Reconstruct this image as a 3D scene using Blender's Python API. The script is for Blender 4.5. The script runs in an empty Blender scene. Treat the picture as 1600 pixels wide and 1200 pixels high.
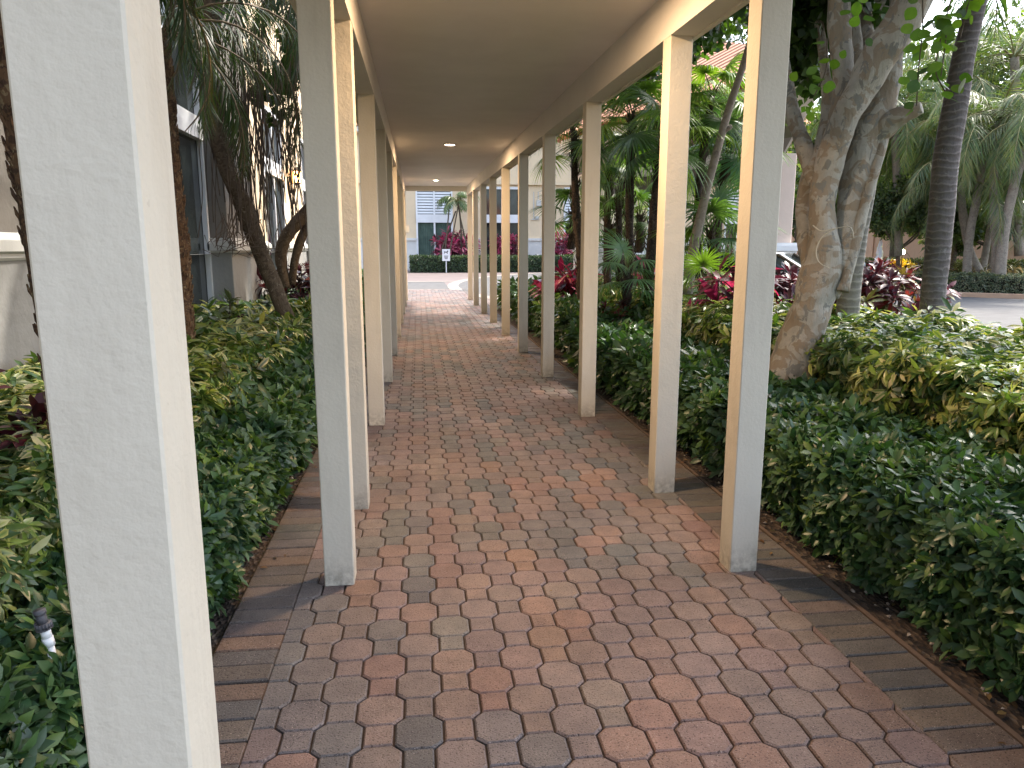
import bpy, math, random
import numpy as np
from math import sin, cos, radians, pi
from mathutils import Vector
rng = np.random.default_rng(7)
random.seed(7)
sc = bpy.context.scene
# ------------------------------------------------------------------ camera
H = 1.55; FPX = 1155.0; TH = radians(10.49); PS = radians(7.13)
cam = bpy.data.cameras.new('camera'); co = bpy.data.objects.new('camera', cam); sc.collection.objects.link(co)
cam.sensor_width = 36; cam.lens = 36 * FPX / 1600; cam.clip_start = .05; cam.clip_end = 2000
co.location = (0, 0, H); co.rotation_euler = (pi / 2 - TH, 0, -PS)
sc.camera = co
# ------------------------------------------------------------------ world, sun, exposure
SUN_AZ = radians(58); SUN_EL = radians(54)      # azimuth measured from +Y towards +X
w = bpy.data.worlds.new('World'); sc.world = w; w.use_nodes = True
nt = w.node_tree; bg = nt.nodes['Background']
sky = nt.nodes.new('ShaderNodeTexSky'); sky.sky_type = 'NISHITA'; sky.sun_disc = False
sky.sun_elevation = SUN_EL; sky.sun_rotation = SUN_AZ; sky.dust_density = 3.0; sky.air_density = 1.0; sky.ozone_density = 1.0
hs = nt.nodes.new('ShaderNodeHueSaturation'); hs.inputs['Saturation'].default_value = .72; nt.links.new(sky.outputs[0], hs.inputs['Color']); nt.links.new(hs.outputs[0], bg.inputs[0]); bg.inputs[1].default_value = 0.15
sl = bpy.data.lights.new('sun', 'SUN'); so = bpy.data.objects.new('sun', sl); sc.collection.objects.link(so)
sl.energy = 1.5; sl.angle = radians(3.0); sl.color = (1, .93, .82)
sd = Vector((sin(SUN_AZ) * cos(SUN_EL), cos(SUN_AZ) * cos(SUN_EL), sin(SUN_EL)))
so.rotation_euler = sd.to_track_quat('Z', 'Y').to_euler()
sc.view_settings.view_transform = 'Standard'; sc.view_settings.look = 'None'
sc.view_settings.exposure = 2.25; sc.view_settings.gamma = 1
sc.cycles.max_bounces = 7; sc.cycles.diffuse_bounces = 4; sc.cycles.transmission_bounces = 4; sc.cycles.transparent_max_bounces = 6
sc.cycles.caustics_reflective = False; sc.cycles.caustics_refractive = False
# ------------------------------------------------------------------ survey helpers (photo pixel -> place)
Fw = np.array((sin(PS) * cos(TH), cos(PS) * cos(TH), -sin(TH))); Rt = np.array((cos(PS), -sin(PS), 0.)); Up = np.array((sin(PS) * sin(TH), cos(PS) * sin(TH), cos(TH)))
def ray(x, y): return Rt * ((x - 800) / FPX) + Up * ((600 - y) / FPX) + Fw
def at(x, y, D):
    d = ray(x, y); t = D / math.hypot(d[0], d[1]); return np.array((t * d[0], t * d[1], H + t * d[2]))
def gz(x, y, z=0.0):
    d = ray(x, y); t = (z - H) / d[2]; return np.array((t * d[0], t * d[1], z))
def pw(wpx, D): return wpx / FPX * D / 2
# ------------------------------------------------------------------ node helpers
def mat(name):
    m = bpy.data.materials.new(name); m.use_nodes = True
    return m, m.node_tree, m.node_tree.nodes['Principled BSDF']
def N(nt, t, **k):
    n = nt.nodes.new(t)
    for a, b in k.items():
        if a in n.inputs.keys(): n.inputs[a].default_value = b
        else: setattr(n, a, b)
    return n
def ramp(nt, src, stops):
    r = nt.nodes.new('ShaderNodeValToRGB'); e = r.color_ramp.elements
    while len(e) < len(stops): e.new(.5)
    for i, (p, c) in enumerate(stops): e[i].position = p; e[i].color = (*c, 1)
    nt.links.new(src, r.inputs[0]); return r.outputs[0]
def noise(nt, scale, detail=4, rough=.55, vec=None, dist=0.0):
    n = nt.nodes.new('ShaderNodeTexNoise'); n.inputs['Scale'].default_value = scale; n.inputs['Detail'].default_value = detail
    n.inputs['Roughness'].default_value = rough; n.inputs['Distortion'].default_value = dist
    if vec is not None: nt.links.new(vec, n.inputs['Vector'])
    return n.outputs['Fac']
def pos(nt, scale=(1, 1, 1)):
    g = nt.nodes.new('ShaderNodeNewGeometry')
    m = nt.nodes.new('ShaderNodeMapping'); m.inputs['Scale'].default_value = scale
    nt.links.new(g.outputs['Position'], m.inputs['Vector']); return m.outputs[0]
def bump(nt, b, h, strength=.4, dist=.01, prev=None):
    n = nt.nodes.new('ShaderNodeBump'); n.inputs['Strength'].default_value = strength; n.inputs['Distance'].default_value = dist
    nt.links.new(h, n.inputs['Height'])
    if prev is not None: nt.links.new(prev, n.inputs['Normal'])
    nt.links.new(n.outputs[0], b.inputs['Normal']); return n.outputs[0]
def mixc(nt, f, a, b, mode='MIX'):
    m = nt.nodes.new('ShaderNodeMix'); m.data_type = 'RGBA'; m.blend_type = mode
    for i, v in ((0, f), (6, a), (7, b)):
        if isinstance(v, (int, float)): m.inputs[i].default_value = v
        elif isinstance(v, tuple): m.inputs[i].default_value = (*v, 1)
        else: nt.links.new(v, m.inputs[i])
    return m.outputs[2]
def simple(name, c1, c2=None, scale=6, rough=.8, bs=0, bd=.003, bscale=60, spec=.3, metal=0):
    m, nt, b = mat(name); v = pos(nt)
    if c2 is None: c2 = tuple(x * .8 for x in c1)
    nt.links.new(ramp(nt, noise(nt, scale, 6, .6, v), [(.3, c2), (.7, c1)]), b.inputs['Base Color'])
    b.inputs['Roughness'].default_value = rough; b.inputs['Specular IOR Level'].default_value = spec; b.inputs['Metallic'].default_value = metal
    if bs: bump(nt, b, noise(nt, bscale, 3, .6, v), bs, bd)
    return m
def stucco(name, col, dirt, bs=.5, bscale=90, streak=True):
    m, nt, b = mat(name); v = pos(nt)
    big = noise(nt, 1.3, 5, .6, v); c = ramp(nt, big, [(.3, tuple(x * .9 for x in col)), (.65, col)])
    st = ramp(nt, noise(nt, 1, 5, .7, pos(nt, (9, 9, 1.1))), [(.52, (0, 0, 0)), (.72, (1, 1, 1))])
    f = N(nt, 'ShaderNodeMath', operation='MULTIPLY'); nt.links.new(st, f.inputs[0]); f.inputs[1].default_value = .3 if streak else .08
    c = mixc(nt, f.outputs[0], c, dirt)
    spots = ramp(nt, noise(nt, 38, 2, .5, v), [(.74, (0, 0, 0)), (.78, (1, 1, 1))])
    f2 = N(nt, 'ShaderNodeMath', operation='MULTIPLY'); nt.links.new(spots, f2.inputs[0]); f2.inputs[1].default_value = .3
    c = mixc(nt, f2.outputs[0], c, dirt)
    sp_ = nt.nodes.new('ShaderNodeSeparateXYZ'); g5 = nt.nodes.new('ShaderNodeNewGeometry'); nt.links.new(g5.outputs['Position'], sp_.inputs[0])
    ft = ramp(nt, sp_.outputs[2], [(.0, (1, 1, 1)), (.16, (0, 0, 0))]); fn = ramp(nt, noise(nt, 22, 5, .7, v), [(.38, (0, 0, 0)), (.62, (.8, .8, .8))])
    c = mixc(nt, mixc(nt, 1.0, ft, fn, 'MULTIPLY'), c, tuple(x * .6 for x in dirt))
    sc2 = ramp(nt, noise(nt, 3.5, 6, .8, pos(nt, (1, 1, 2.2)), 2.0), [(.66, (0, 0, 0)), (.70, (.22, .22, .22))]); c = mixc(nt, sc2, c, dirt)
    nt.links.new(c, b.inputs['Base Color'])
    b.inputs['Roughness'].default_value = .75; b.inputs['Specular IOR Level'].default_value = .25
    p = bump(nt, b, noise(nt, bscale, 3, .55, v), bs, .004); bump(nt, b, noise(nt, 7, 3, .5, v), bs * .35, .03, p)
    return m
M = {}
M['post'] = stucco('post_paint', (.65, .60, .50), (.40, .35, .28), .45, 70)
M['beam'] = stucco('beam_paint', (.70, .665, .61), (.50, .46, .40), .25, 80, False)
M['ceiling'] = stucco('ceiling_paint', (.84, .825, .80), (.77, .75, .72), .15, 60, False)
M['trim'] = stucco('edge_paint', (.72, .68, .58), (.5, .44, .35), .15, 60, False)
M['wall_taupe'] = stucco('taupe_stucco', (.20, .18, .155), (.13, .12, .10), .9, 30)  # taupe paint, darkened further to hold shade from the cover overhead
M['wall_cream'] = stucco('cream_stucco', (.74, .59, .40), (.5, .42, .32), .5, 40, False)
M['wall_peach'] = stucco('peach_stucco', (.68, .42, .28), (.45, .3, .2), .5, 30)
M['wains'] = stucco('textured_plaster', (.31, .305, .29), (.08, .08, .08), 1.0, 25, False)
M['molding'] = stucco('molding_paint', (.55, .54, .50), (.36, .35, .33), .3, 60)
M['wains_pale'] = stucco('pale_plaster', (.72, .70, .66), (.5, .48, .45), .5, 30, False)
M['white'] = simple('white_frame_paint', (.78, .79, .80), (.70, .71, .72), 3, .4, 0)
M['terracotta'] = simple('terracotta', (.52, .22, .12), (.36, .14, .08), 8, .8, .4, .01, 20)
M['sill'] = simple('brick_sill', (.33, .22, .17), (.22, .15, .12), 12, .85, .6, .006, 50)
M['mulch'] = None
def glass_mat():
    m, nt, b = mat('dark_glass'); v = pos(nt)
    nt.links.new(ramp(nt, noise(nt, 1.2, 3, .5, v), [(.4, (.012, .016, .018)), (.7, (.035, .045, .045))]), b.inputs['Base Color'])
    b.inputs['Roughness'].default_value = .05; b.inputs['Specular IOR Level'].default_value = .5
    return m
M['glass'] = glass_mat()
def vc(nt, name='col'):
    a = nt.nodes.new('ShaderNodeVertexColor'); a.layer_name = name; return a.outputs['Color']
def leaf_mat(name, rough=.38, trans=.35, spec=.5, tint=(1.25, 1.35, .45), var=.25):
    m, nt, b = mat(name); c = vc(nt)
    nz = noise(nt, 30, 2, .5, pos(nt)); c = mixc(nt, var, c, mixc(nt, 1.0, c, ramp(nt, nz, [(.3, (.45, .5, .5)), (.7, (1.35, 1.3, 1.1))]), 'MULTIPLY'))
    nt.links.new(c, b.inputs['Base Color']); b.inputs['Roughness'].default_value = rough; b.inputs['Specular IOR Level'].default_value = spec
    t = nt.nodes.new('ShaderNodeBsdfTranslucent'); nt.links.new(mixc(nt, 1.0, c, tint, 'MULTIPLY'), t.inputs[0])
    mx = nt.nodes.new('ShaderNodeMixShader'); mx.inputs[0].default_value = trans
    out = nt.nodes['Material Output']; nt.links.new(b.outputs[0], mx.inputs[1]); nt.links.new(t.outputs[0], mx.inputs[2]); nt.links.new(mx.outputs[0], out.inputs[0])
    return m
M['leaf'] = leaf_mat('hedge_leaf', .36, .28, .42)
M['scheff'] = leaf_mat('variegated_leaf', .3, .35, .5, (1.2, 1.25, .5))
M['palmleaf'] = leaf_mat('palm_leaf', .4, .35, .4, (1.3, 1.5, .4))
M['treeleaf'] = leaf_mat('tree_leaf', .45, .4, .4, (1.4, 1.6, .35))
M['redleaf'] = leaf_mat('red_leaf', .35, .3, .45, (1.3, .9, .9))
M['strand'] = simple('dried_strands', (.16, .12, .09), (.06, .045, .035), 5, .8)
M['stem'] = simple('woody_stem', (.13, .10, .07), (.06, .045, .03), 20, .9, .5, .004, 80)
M['twig_core'] = simple('shaded_core_fill', (.030, .032, .018), (.015, .016, .010), 40, 1, 1, .03, 45)  # near-black: shade of the hedge interior put into the colour
def bark(name, base, patch, dark, ps=5., lo=.5, ring=None, fib=False, bstr=.7):
    m, nt, b = mat(name); v = pos(nt)
    c = ramp(nt, noise(nt, 14, 6, .6, v), [(.3, tuple(x * .75 for x in base)), (.7, base)])
    c = mixc(nt, ramp(nt, noise(nt, ps, 3, .55, v, 1.2), [(lo, (0, 0, 0)), (lo + .03, (1, 1, 1))]), c, patch)
    c = mixc(nt, ramp(nt, noise(nt, ps * 1.7, 4, .6, pos(nt, (1, 1.3, .8)), .8), [(lo + .08, (0, 0, 0)), (lo + .11, (1, 1, 1))]), c, dark)
    p = None
    if ring:
        wv = nt.nodes.new('ShaderNodeTexWave'); wv.bands_direction = 'Z'; wv.inputs['Scale'].default_value = ring; wv.inputs['Distortion'].default_value = 5.0
        wv.inputs['Detail'].default_value = 3; wv.inputs['Detail Scale'].default_value = 1.2; nt.links.new(v, wv.inputs['Vector'])
        c = mixc(nt, ramp(nt, wv.outputs['Fac'], [(.80, (0, 0, 0)), (.97, (.45, .45, .45))]), c, tuple(min(1, x * 1.8) for x in base))
        p = bump(nt, b, wv.outputs['Fac'], .35, .015)
    nt.links.new(c, b.inputs['Base Color']); b.inputs['Roughness'].default_value = .8; b.inputs['Specular IOR Level'].default_value = .2
    bump(nt, b, noise(nt, 35 if not fib else 18, 5, .65, pos(nt, (1, 1, .35) if not fib else (2, 2, .5))), bstr, .012, p)
    return m
M['mottled'] = bark('mottled_bark', (.37, .345, .29), (.25, .205, .15), (.185, .178, .155), 6.5, .5, bstr=1.2)
M['ringed'] = bark('ringed_palm_bark', (.135, .12, .115), (.105, .09, .085), (.18, .168, .16), 9, .54, 4.3, bstr=.6)
M['ringpale'] = bark('pale_palm_bark', (.22, .21, .185), (.16, .155, .13), (.27, .26, .24), 9, .55, 3.6, bstr=.5)
M['fibre'] = bark('fibrous_bark', (.15, .085, .045), (.07, .04, .025), (.22, .16, .09), 22, .5, None, True, 1.0)
M['rough'] = bark('rough_bark', (.13, .10, .07), (.075, .055, .04), (.20, .17, .13), 16, .53, None, True, 1.0)
M['pole'] = bark('smooth_grey_bark', (.30, .26, .21), (.22, .185, .15), (.16, .13, .11), 9, .53, None, bstr=.6)
def emis(name, col, s):
    m, nt, b = mat(name); b.inputs['Base Color'].default_value = (*col, 1); b.inputs['Emission Color'].default_value = (*col, 1); b.inputs['Emission Strength'].default_value = s
    return m
# ------------------------------------------------------------------ mesh helpers
COL = sc.collection
def arr_mesh(name, V, tris=None, quads=None, mt=None, parent=None, col=None, smooth=True, world=True, polys=None):
    me = bpy.data.meshes.new(name)
    V = np.asarray(V, np.float32)
    parts = []; tot = []
    if tris is not None and len(tris): t = np.asarray(tris, np.int32); parts.append(t.ravel()); tot.append(np.full(len(t), 3))
    if quads is not None and len(quads): q = np.asarray(quads, np.int32); parts.append(q.ravel()); tot.append(np.full(len(q), 4))
    if polys is not None:
        for p in polys: parts.append(np.asarray(p, np.int32)); tot.append(np.array([len(p)]))
    loops = np.concatenate(parts); tot = np.concatenate(tot).astype(np.int32)
    me.vertices.add(len(V)); me.vertices.foreach_set('co', V.ravel())
    me.loops.add(len(loops)); me.loops.foreach_set('vertex_index', loops)
    me.polygons.add(len(tot)); st = np.concatenate(([0], np.cumsum(tot)[:-1])).astype(np.int32)
    me.polygons.foreach_set('loop_start', st); me.polygons.foreach_set('loop_total', tot)
    me.polygons.foreach_set('use_smooth', np.full(len(tot), bool(smooth)))
    me.update(calc_edges=True)
    if col is not None:
        a = me.color_attributes.new('col', 'FLOAT_COLOR', 'POINT'); c = np.ones((len(V), 4), np.float32); c[:, :3] = col
        a.data.foreach_set('color', c.ravel())
    if mt: me.materials.append(mt)
    o = bpy.data.objects.new(name, me); COL.objects.link(o)
    if parent:
        o.parent = parent
        if world: o.matrix_parent_inverse = parent.matrix_world.inverted()
    return o
class MB:
    def __init__(s): s.v = []; s.q = []; s.t = []; s.n = 0; s.p = []
    def add(s, v, q=None, t=None, p=None):
        v = np.asarray(v, float)
        if q is not None and len(q): s.q.append(np.asarray(q) + s.n)
        if t is not None and len(t): s.t.append(np.asarray(t) + s.n)
        if p is not None: s.p += [[i + s.n for i in x] for x in p]
        s.v.append(v); s.n += len(v); return s
    def box(s, x0, x1, y0, y1, z0, z1, b=0.0, M3=None, o=None):
        if b:
            b = min(b, abs(x1 - x0) / 2.1, abs(y1 - y0) / 2.1)
            pr = [(x0 + b, y0), (x1 - b, y0), (x1, y0 + b), (x1, y1 - b), (x1 - b, y1), (x0 + b, y1), (x0, y1 - b), (x0, y0 + b)]
            v = [(x, y, z0) for x, y in pr] + [(x, y, z1) for x, y in pr]
            q = [(i, (i + 1) % 8, 8 + (i + 1) % 8, 8 + i) for i in range(8)]
            P = [list(range(7, -1, -1)), list(range(8, 16))]
        else:
            v = [(x0, y0, z0), (x1, y0, z0), (x1, y1, z0), (x0, y1, z0), (x0, y0, z1), (x1, y0, z1), (x1, y1, z1), (x0, y1, z1)]
            q = [(0, 3, 2, 1), (4, 5, 6, 7), (0, 1, 5, 4), (1, 2, 6, 5), (2, 3, 7, 6), (3, 0, 4, 7)]; P = None
        v = np.array(v, float)
        if M3 is not None: v = v @ np.asarray(M3).T
        if o is not None: v = v + np.asarray(o)
        return s.add(v, q, None, P)
    def prism(s, prof, axis, a0, a1):   # profile in the two other axes, extruded
        n = len(prof); v = []
        for a in (a0, a1):
            for p, q_ in prof:
                v.append({'x': (a, p, q_), 'y': (p, a, q_), 'z': (p, q_, a)}[axis])
        q = [(i, (i + 1) % n, n + (i + 1) % n, n + i) for i in range(n)]
        return s.add(v, q, None, [list(range(n - 1, -1, -1)), list(range(n, 2 * n))])
    def tube(s, pts, rad, sides=8, nz=0.0, seed=0, cap=True, squash=None, twist=0.0, sub=1):
        pts = np.array(pts, float); rad = np.broadcast_to(np.asarray(rad, float), (len(pts),)).copy()
        if sub > 1 and len(pts) > 2:
            pts, rad = catmull(pts, rad, sub)
        n = len(pts); T = np.gradient(pts, axis=0); T /= np.linalg.norm(T, axis=1)[:, None] + 1e-9
        ref = np.array((1., 0, 0)) if abs(T[0][0]) < .8 else np.array((0, 1., 0)); v = []
        r_ = np.random.default_rng(seed); ph = r_.uniform(0, 6.28, 6)
        a = np.linspace(0, 2 * pi, sides, endpoint=False)
        for i in range(n):
            x = np.cross(T[i], ref); x /= np.linalg.norm(x); y = np.cross(T[i], x); ref = np.cross(x, T[i]) * 0 + y * 0 + ref
            rr = rad[i] * (1 + nz * (np.sin(2 * a + ph[0] + i * .35) * .5 + np.sin(3 * a + ph[1] - i * .5) * .35 + np.sin(5 * a + ph[2] + i * .8) * .2 + .25 * sin(i * 1.3 + ph[3])))
            aa = a + twist * i
            v.append(pts[i] + rr[:, None] * (np.cos(aa)[:, None] * x + np.sin(aa)[:, None] * y))
        v = np.concatenate(v); q = []
        for i in range(n - 1):
            b = i * sides
            for k in range(sides): q.append((b + k, b + (k + 1) % sides, b + sides + (k + 1) % sides, b + sides + k))
        P = [list(range(sides - 1, -1, -1)), list(range((n - 1) * sides, n * sides))] if cap else None
        return s.add(v, q, None, P)
    def lathe(s, prof, c=(0, 0, 0), sides=20):
        pts = []; q = []
        for r, z in prof:
            for k in range(sides): a = 2 * pi * k / sides; pts.append((c[0] + r * cos(a), c[1] + r * sin(a), c[2] + z))
        for i in range(len(prof) - 1):
            for k in range(sides): b = i * sides; q.append((b + k, b + (k + 1) % sides, b + sides + (k + 1) % sides, b + sides + k))
        return s.add(pts, q, None, [list(range(sides - 1, -1, -1)), list(range((len(prof) - 1) * sides, len(prof) * sides))])
    def build(s, name, mt, parent=None, smooth=False, angle=None):
        o = arr_mesh(name, np.concatenate(s.v), np.concatenate(s.t) if s.t else None, np.concatenate(s.q) if s.q else None, mt, parent, None, smooth, True, s.p or None)
        return o
def catmull(P, Rr, sub):
    n = len(P); out = []; ro = []
    for i in range(n - 1):
        p0 = P[max(i - 1, 0)]; p1 = P[i]; p2 = P[i + 1]; p3 = P[min(i + 2, n - 1)]
        for k in range(sub):
            t = k / sub
            out.append(.5 * ((2 * p1) + (-p0 + p2) * t + (2 * p0 - 5 * p1 + 4 * p2 - p3) * t * t + (-p0 + 3 * p1 - 3 * p2 + p3) * t ** 3)); ro.append(Rr[i] * (1 - t) + Rr[i + 1] * t)
    out.append(P[-1]); ro.append(Rr[-1]); return np.array(out), np.array(ro)
def empty(name, loc=(0, 0, 0)):
    o = bpy.data.objects.new(name, None); COL.objects.link(o); o.location = [float(x) for x in loc]; o.empty_display_size = .1
    bpy.context.view_layer.update(); return o
def tag(o, label, cat, group=None, kind=None):
    if label: o['label'] = label
    if cat: o['category'] = cat
    if group: o['group'] = group
    if kind: o['kind'] = kind
    return o
def struct(o): o['kind'] = 'structure'; return o
# ------------------------------------------------------------------ leaf instancing (one mesh of many leaves)
def unit(a): return a / (np.linalg.norm(a, axis=-1, keepdims=True) + 1e-9)
def T_leaf(wid=.42, fold=.12, droop=.12, tipsharp=.0):     # length 1 along y, normal z
    ys = [0, .28, .66, 1.0]; ws = [0, .36 * wid / .42 * .42 / .36 * .5, .5 * wid, 0]; ws = [0, wid * .40, wid * .46, 0]
    V = [(0, 0, 0)]
    for y, x in zip(ys[1:3], ws[1:3]):
        z = -droop * y * y; V += [(-x, y, z + fold * x * 1.5), (0, y, z), (x, y, z + fold * x * 1.5)]
    V.append((0, 1, -droop))
    tr = [(0, 2, 1), (0, 3, 2), (4, 5, 7), (5, 6, 7)]; q = [(1, 2, 5, 4), (2, 3, 6, 5)]
    mg = np.array([.2, 1, 0, 1, 1, 0, 1, .8])            # 1 at the margin
    return np.array(V, float), np.array(tr), np.array(q), mg
def T_card(wid=.5):
    V = [(0, 0, 0), (-wid / 2, .5, .06), (0, 1, -.05), (wid / 2, .5, .06)]
    return np.array(V, float), np.array([(0, 3, 1), (1, 3, 2)]), np.zeros((0, 4), int), np.array([.2, 1, .6, 1])
def T_blade(wid=.05, droop=.35, peak=.35, segs=4, base=.3):
    V = []; m = []
    for i in range(segs + 1):
        y = i / segs; wv = wid / 2 * (base + (1 - base) * min(1, y / peak)) * (1 - max(0, (y - peak) / (1 - peak)) ** 1.6); wv = max(wv, wid * .02)
        z = -droop * y ** 2; V += [(-wv, y * (1 - .25 * droop * y), z), (wv, y * (1 - .25 * droop * y), z)]; m += [y, y]
    q = [(2 * i, 2 * i + 1, 2 * i + 3, 2 * i + 2) for i in range(segs)]
    return np.array(V, float), np.zeros((0, 3), int), np.array(q), np.array(m)
class Leaves:
    def __init__(s): s.V = []; s.T = []; s.Q = []; s.C = []; s.n = 0
    def add(s, tpl, P, d, nrm, scale, c0, c1=None):
        """P,d,nrm (k,3): place, length direction, up normal; c0 centre colour, c1 margin colour"""
        V, tr, q, mg = tpl; k = len(P)
        if k == 0: return
        y = unit(d); x = unit(np.cross(y, nrm)); z = np.cross(x, y)
        Rm = np.stack([x, y, z], axis=2)
        sc_ = np.asarray(scale, float)
        if sc_.ndim == 1: sc_ = sc_[:, None] * np.ones(3)
        W = np.einsum('kij,knj->kni', Rm, V[None] * sc_[:, None, :]) + P[:, None]
        off = (np.arange(k) * len(V))[:, None, None] + s.n
        if len(tr): s.T.append((tr[None] + off).reshape(-1, 3))
        if len(q): s.Q.append((q[None] + off).reshape(-1, 4))
        if c1 is None: c1 = c0
        c = c0[:, None] * (1 - mg)[None, :, None] + c1[:, None] * mg[None, :, None]
        s.V.append(W.reshape(-1, 3)); s.C.append(c.reshape(-1, 3)); s.n += k * len(V)
    def build(s, name, mt, parent=None):
        return arr_mesh(name, np.concatenate(s.V), np.concatenate(s.T) if s.T else None, np.concatenate(s.Q) if s.Q else None, mt, parent, np.concatenate(s.C))
def pal(k, cols, wts=None, jit=.2, r=None):
    r = r or rng
    cols = np.array(cols, float); i = r.choice(len(cols), k, p=None if wts is None else np.array(wts) / np.sum(wts))
    return np.clip(cols[i] * (1 + r.uniform(-jit, jit, (k, 1))) * (1 + r.uniform(-jit * .4, jit * .4, (k, 3))), 0, 1)
def perp(d):
    r = rng.normal(size=d.shape); return unit(np.cross(d, r))
def rosettes(L, tpl, P, n, m, size, cols, wts=None, cols1=None, w1=None, spread=(35, 80), sag=.2, varp=0.0, groupcol=True, jit=.25):
    """shoots at P with axis n; m leaves around each"""
    k = len(P); a = perp(n); b = np.cross(n, a); ph = rng.uniform(0, 6.28, k)
    size = np.broadcast_to(size, (k,))
    gc0 = pal(k, cols, wts, .1); gc1 = pal(k, cols1, w1, .1) if cols1 is not None else None
    vmask = rng.random(k) < varp
    for j in range(m):
        az = ph + j * (2 * pi / m if m > 5 else 2.399) + rng.normal(0, .15, k); el = np.radians(rng.uniform(spread[0], spread[1], k))
        rad = a * np.cos(az)[:, None] + b * np.sin(az)[:, None]
        d = rad * np.sin(el)[:, None] + n * np.cos(el)[:, None]; d[:, 2] -= sag * rng.uniform(.3, 1, k); d = unit(d)
        up = unit(n * np.sin(el)[:, None] - rad * np.cos(el)[:, None] + rng.normal(0, .22, (k, 3)))
        c = gc0 * (1 + rng.uniform(-jit, jit, (k, 1)))
        c1 = None
        if gc1 is not None:
            mm = (vmask | (rng.random(k) < varp * .35))[:, None] & (rng.random(k) < .75)[:, None]
            c1 = np.where(mm, gc1 * (1 + rng.uniform(-.15, .15, (k, 1))), c)
            full = mm & (rng.random(k) < .3)[:, None]; c = np.where(full, c1, c)
        off = n * (size * rng.uniform(-.35, .1, k))[:, None] + d * (size * .12)[:, None]
        L.add(tpl, P + off, d, up, size * rng.uniform(.72, 1.15, k), c, c1)
def lump(x, y, s=1.0, seed=0):
    return (np.sin(x * 3.1 / s + 1.3 + seed) * np.sin(y * 2.7 / s + .5 + seed * 2) + .6 * np.sin(x * 6.3 / s + y * 4.9 / s + 2 + seed) + .5 * np.sin(x * 5.1 / s - y * 7.7 / s + seed)) / 2.1
def hedge_shell(xa, xb, ya, yb, h, dens, lumpamp=.05, lumps=.5, depth=.07, lodD=4.0, seed=0, hf=None, sides=(1, 1, 1, 1), round_=.12):
    """points + outward normals over the shell of a clipped block; density falls and leaf size grows with distance"""
    area = (xb - xa) * (yb - ya) + (yb - ya) * h * (sides[0] + sides[1]) + (xb - xa) * h * (sides[2] + sides[3])
    k = int(area * dens); face = rng.choice(5, k, p=np.array([(xb - xa) * (yb - ya), (yb - ya) * h * sides[0], (yb - ya) * h * sides[1], (xb - xa) * h * sides[2], (xb - xa) * h * sides[3]]) / area)
    u = rng.random(k); v = rng.random(k); v2 = v ** .8
    X = np.where(face == 0, xa + (xb - xa) * u, np.where(face == 1, xa, np.where(face == 2, xb, xa + (xb - xa) * u)))
    Y = np.where(face == 0, ya + (yb - ya) * v, np.where(face <= 2, ya + (yb - ya) * u, np.where(face == 3, ya, yb)))
    hh = np.full(k, h) if hf is None else hf(X, Y)
    Z = np.where(face == 0, hh, .03 + (hh - .03) * v2)
    nrm = np.array([(0, 0, 1), (-1, 0, .15), (1, 0, .15), (0, -1, .15), (0, 1, .15)])[face].astype(float)
    ed = np.minimum(X - xa, xb - X); r0 = round_
    top = face == 0; e = np.clip(1 - ed / r0, 0, 1); sgn = np.where(X < (xa + xb) / 2, -1, 1)
    Z = Z - np.where(top, e ** 2 * r0 * .5, 0); nrm[:, 0] += np.where(top, e * sgn, 0)
    zt = np.clip(1 - (hh - Z) / r0, 0, 1); ins = np.where(~top, zt ** 2 * r0 * .5, 0); X = X - np.where(face == 1, -ins, np.where(face == 2, ins, 0)); nrm[:, 2] += np.where(~top, zt, 0)
    P = np.stack([X, Y, Z], 1); nrm = unit(nrm)
    lp = lump(X + Z * .8, Y + Z * .6, lumps, seed)
    P += nrm * (lp * lumpamp - rng.exponential(depth * .5, k) + rng.normal(0, depth * .2, k))[:, None]
    n2 = unit(nrm + rng.normal(0, .33, (k, 3)) + np.array((0, 0, .25)))
    D = np.hypot(P[:, 0], P[:, 1]); s = np.clip(D / lodD, 1, 4)
    keep = (rng.random(k) < 1 / s ** 1.75) & (P[:, 2] > .01)
    return P[keep], n2[keep], s[keep] ** .85
def twigs(mb, P, n, L=.15, r=.003):
    for p, d in zip(P, n):
        q = p - d * L + np.array((random.uniform(-.03, .03), random.uniform(-.03, .03), -.04)); mb.tube([q, (p + q) / 2 + rng.normal(0, .01, 3), p], [r, r * .8, r * .5], 4, cap=False)
# ================================================================== SETTING: ground
def sheet(name, pts, z, mt):
    return struct(arr_mesh(name, [(x, y, z) for x, y in pts], None, None, mt, None, None, False, True, [list(range(len(pts)))]))
def brick_drive():
    m, nt, b = mat('drive_pavers'); v = pos(nt)
    br = nt.nodes.new('ShaderNodeTexBrick'); br.inputs['Scale'].default_value = 1; br.inputs['Brick Width'].default_value = .22; br.inputs['Row Height'].default_value = .11
    br.inputs['Mortar Size'].default_value = .006; br.inputs['Color1'].default_value = (.17, .13, .12, 1); br.inputs['Color2'].default_value = (.15, .12, .115, 1); br.inputs['Mortar'].default_value = (.17, .13, .11, 1)
    nt.links.new(v, br.inputs['Vector'])
    c = mixc(nt, 1.0, br.outputs['Color'], ramp(nt, noise(nt, .6, 5, .6, v), [(.3, (.8, .8, .82)), (.7, (1.05, 1.04, 1.02))]), 'MULTIPLY')
    nt.links.new(c, b.inputs['Base Color']); b.inputs['Roughness'].default_value = .75; bump(nt, b, br.outputs['Fac'], -.3, .006)
    return m
M['drive'] = brick_drive()
M['asphalt'] = simple('grey_paver_band', (.13, .128, .125), (.09, .088, .085), 3, .85, .4, .004, 60)
M['edging'] = simple('pale_edging', (.30, .27, .24), (.24, .21, .18), 5, .8, .3, .004, 60)
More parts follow.
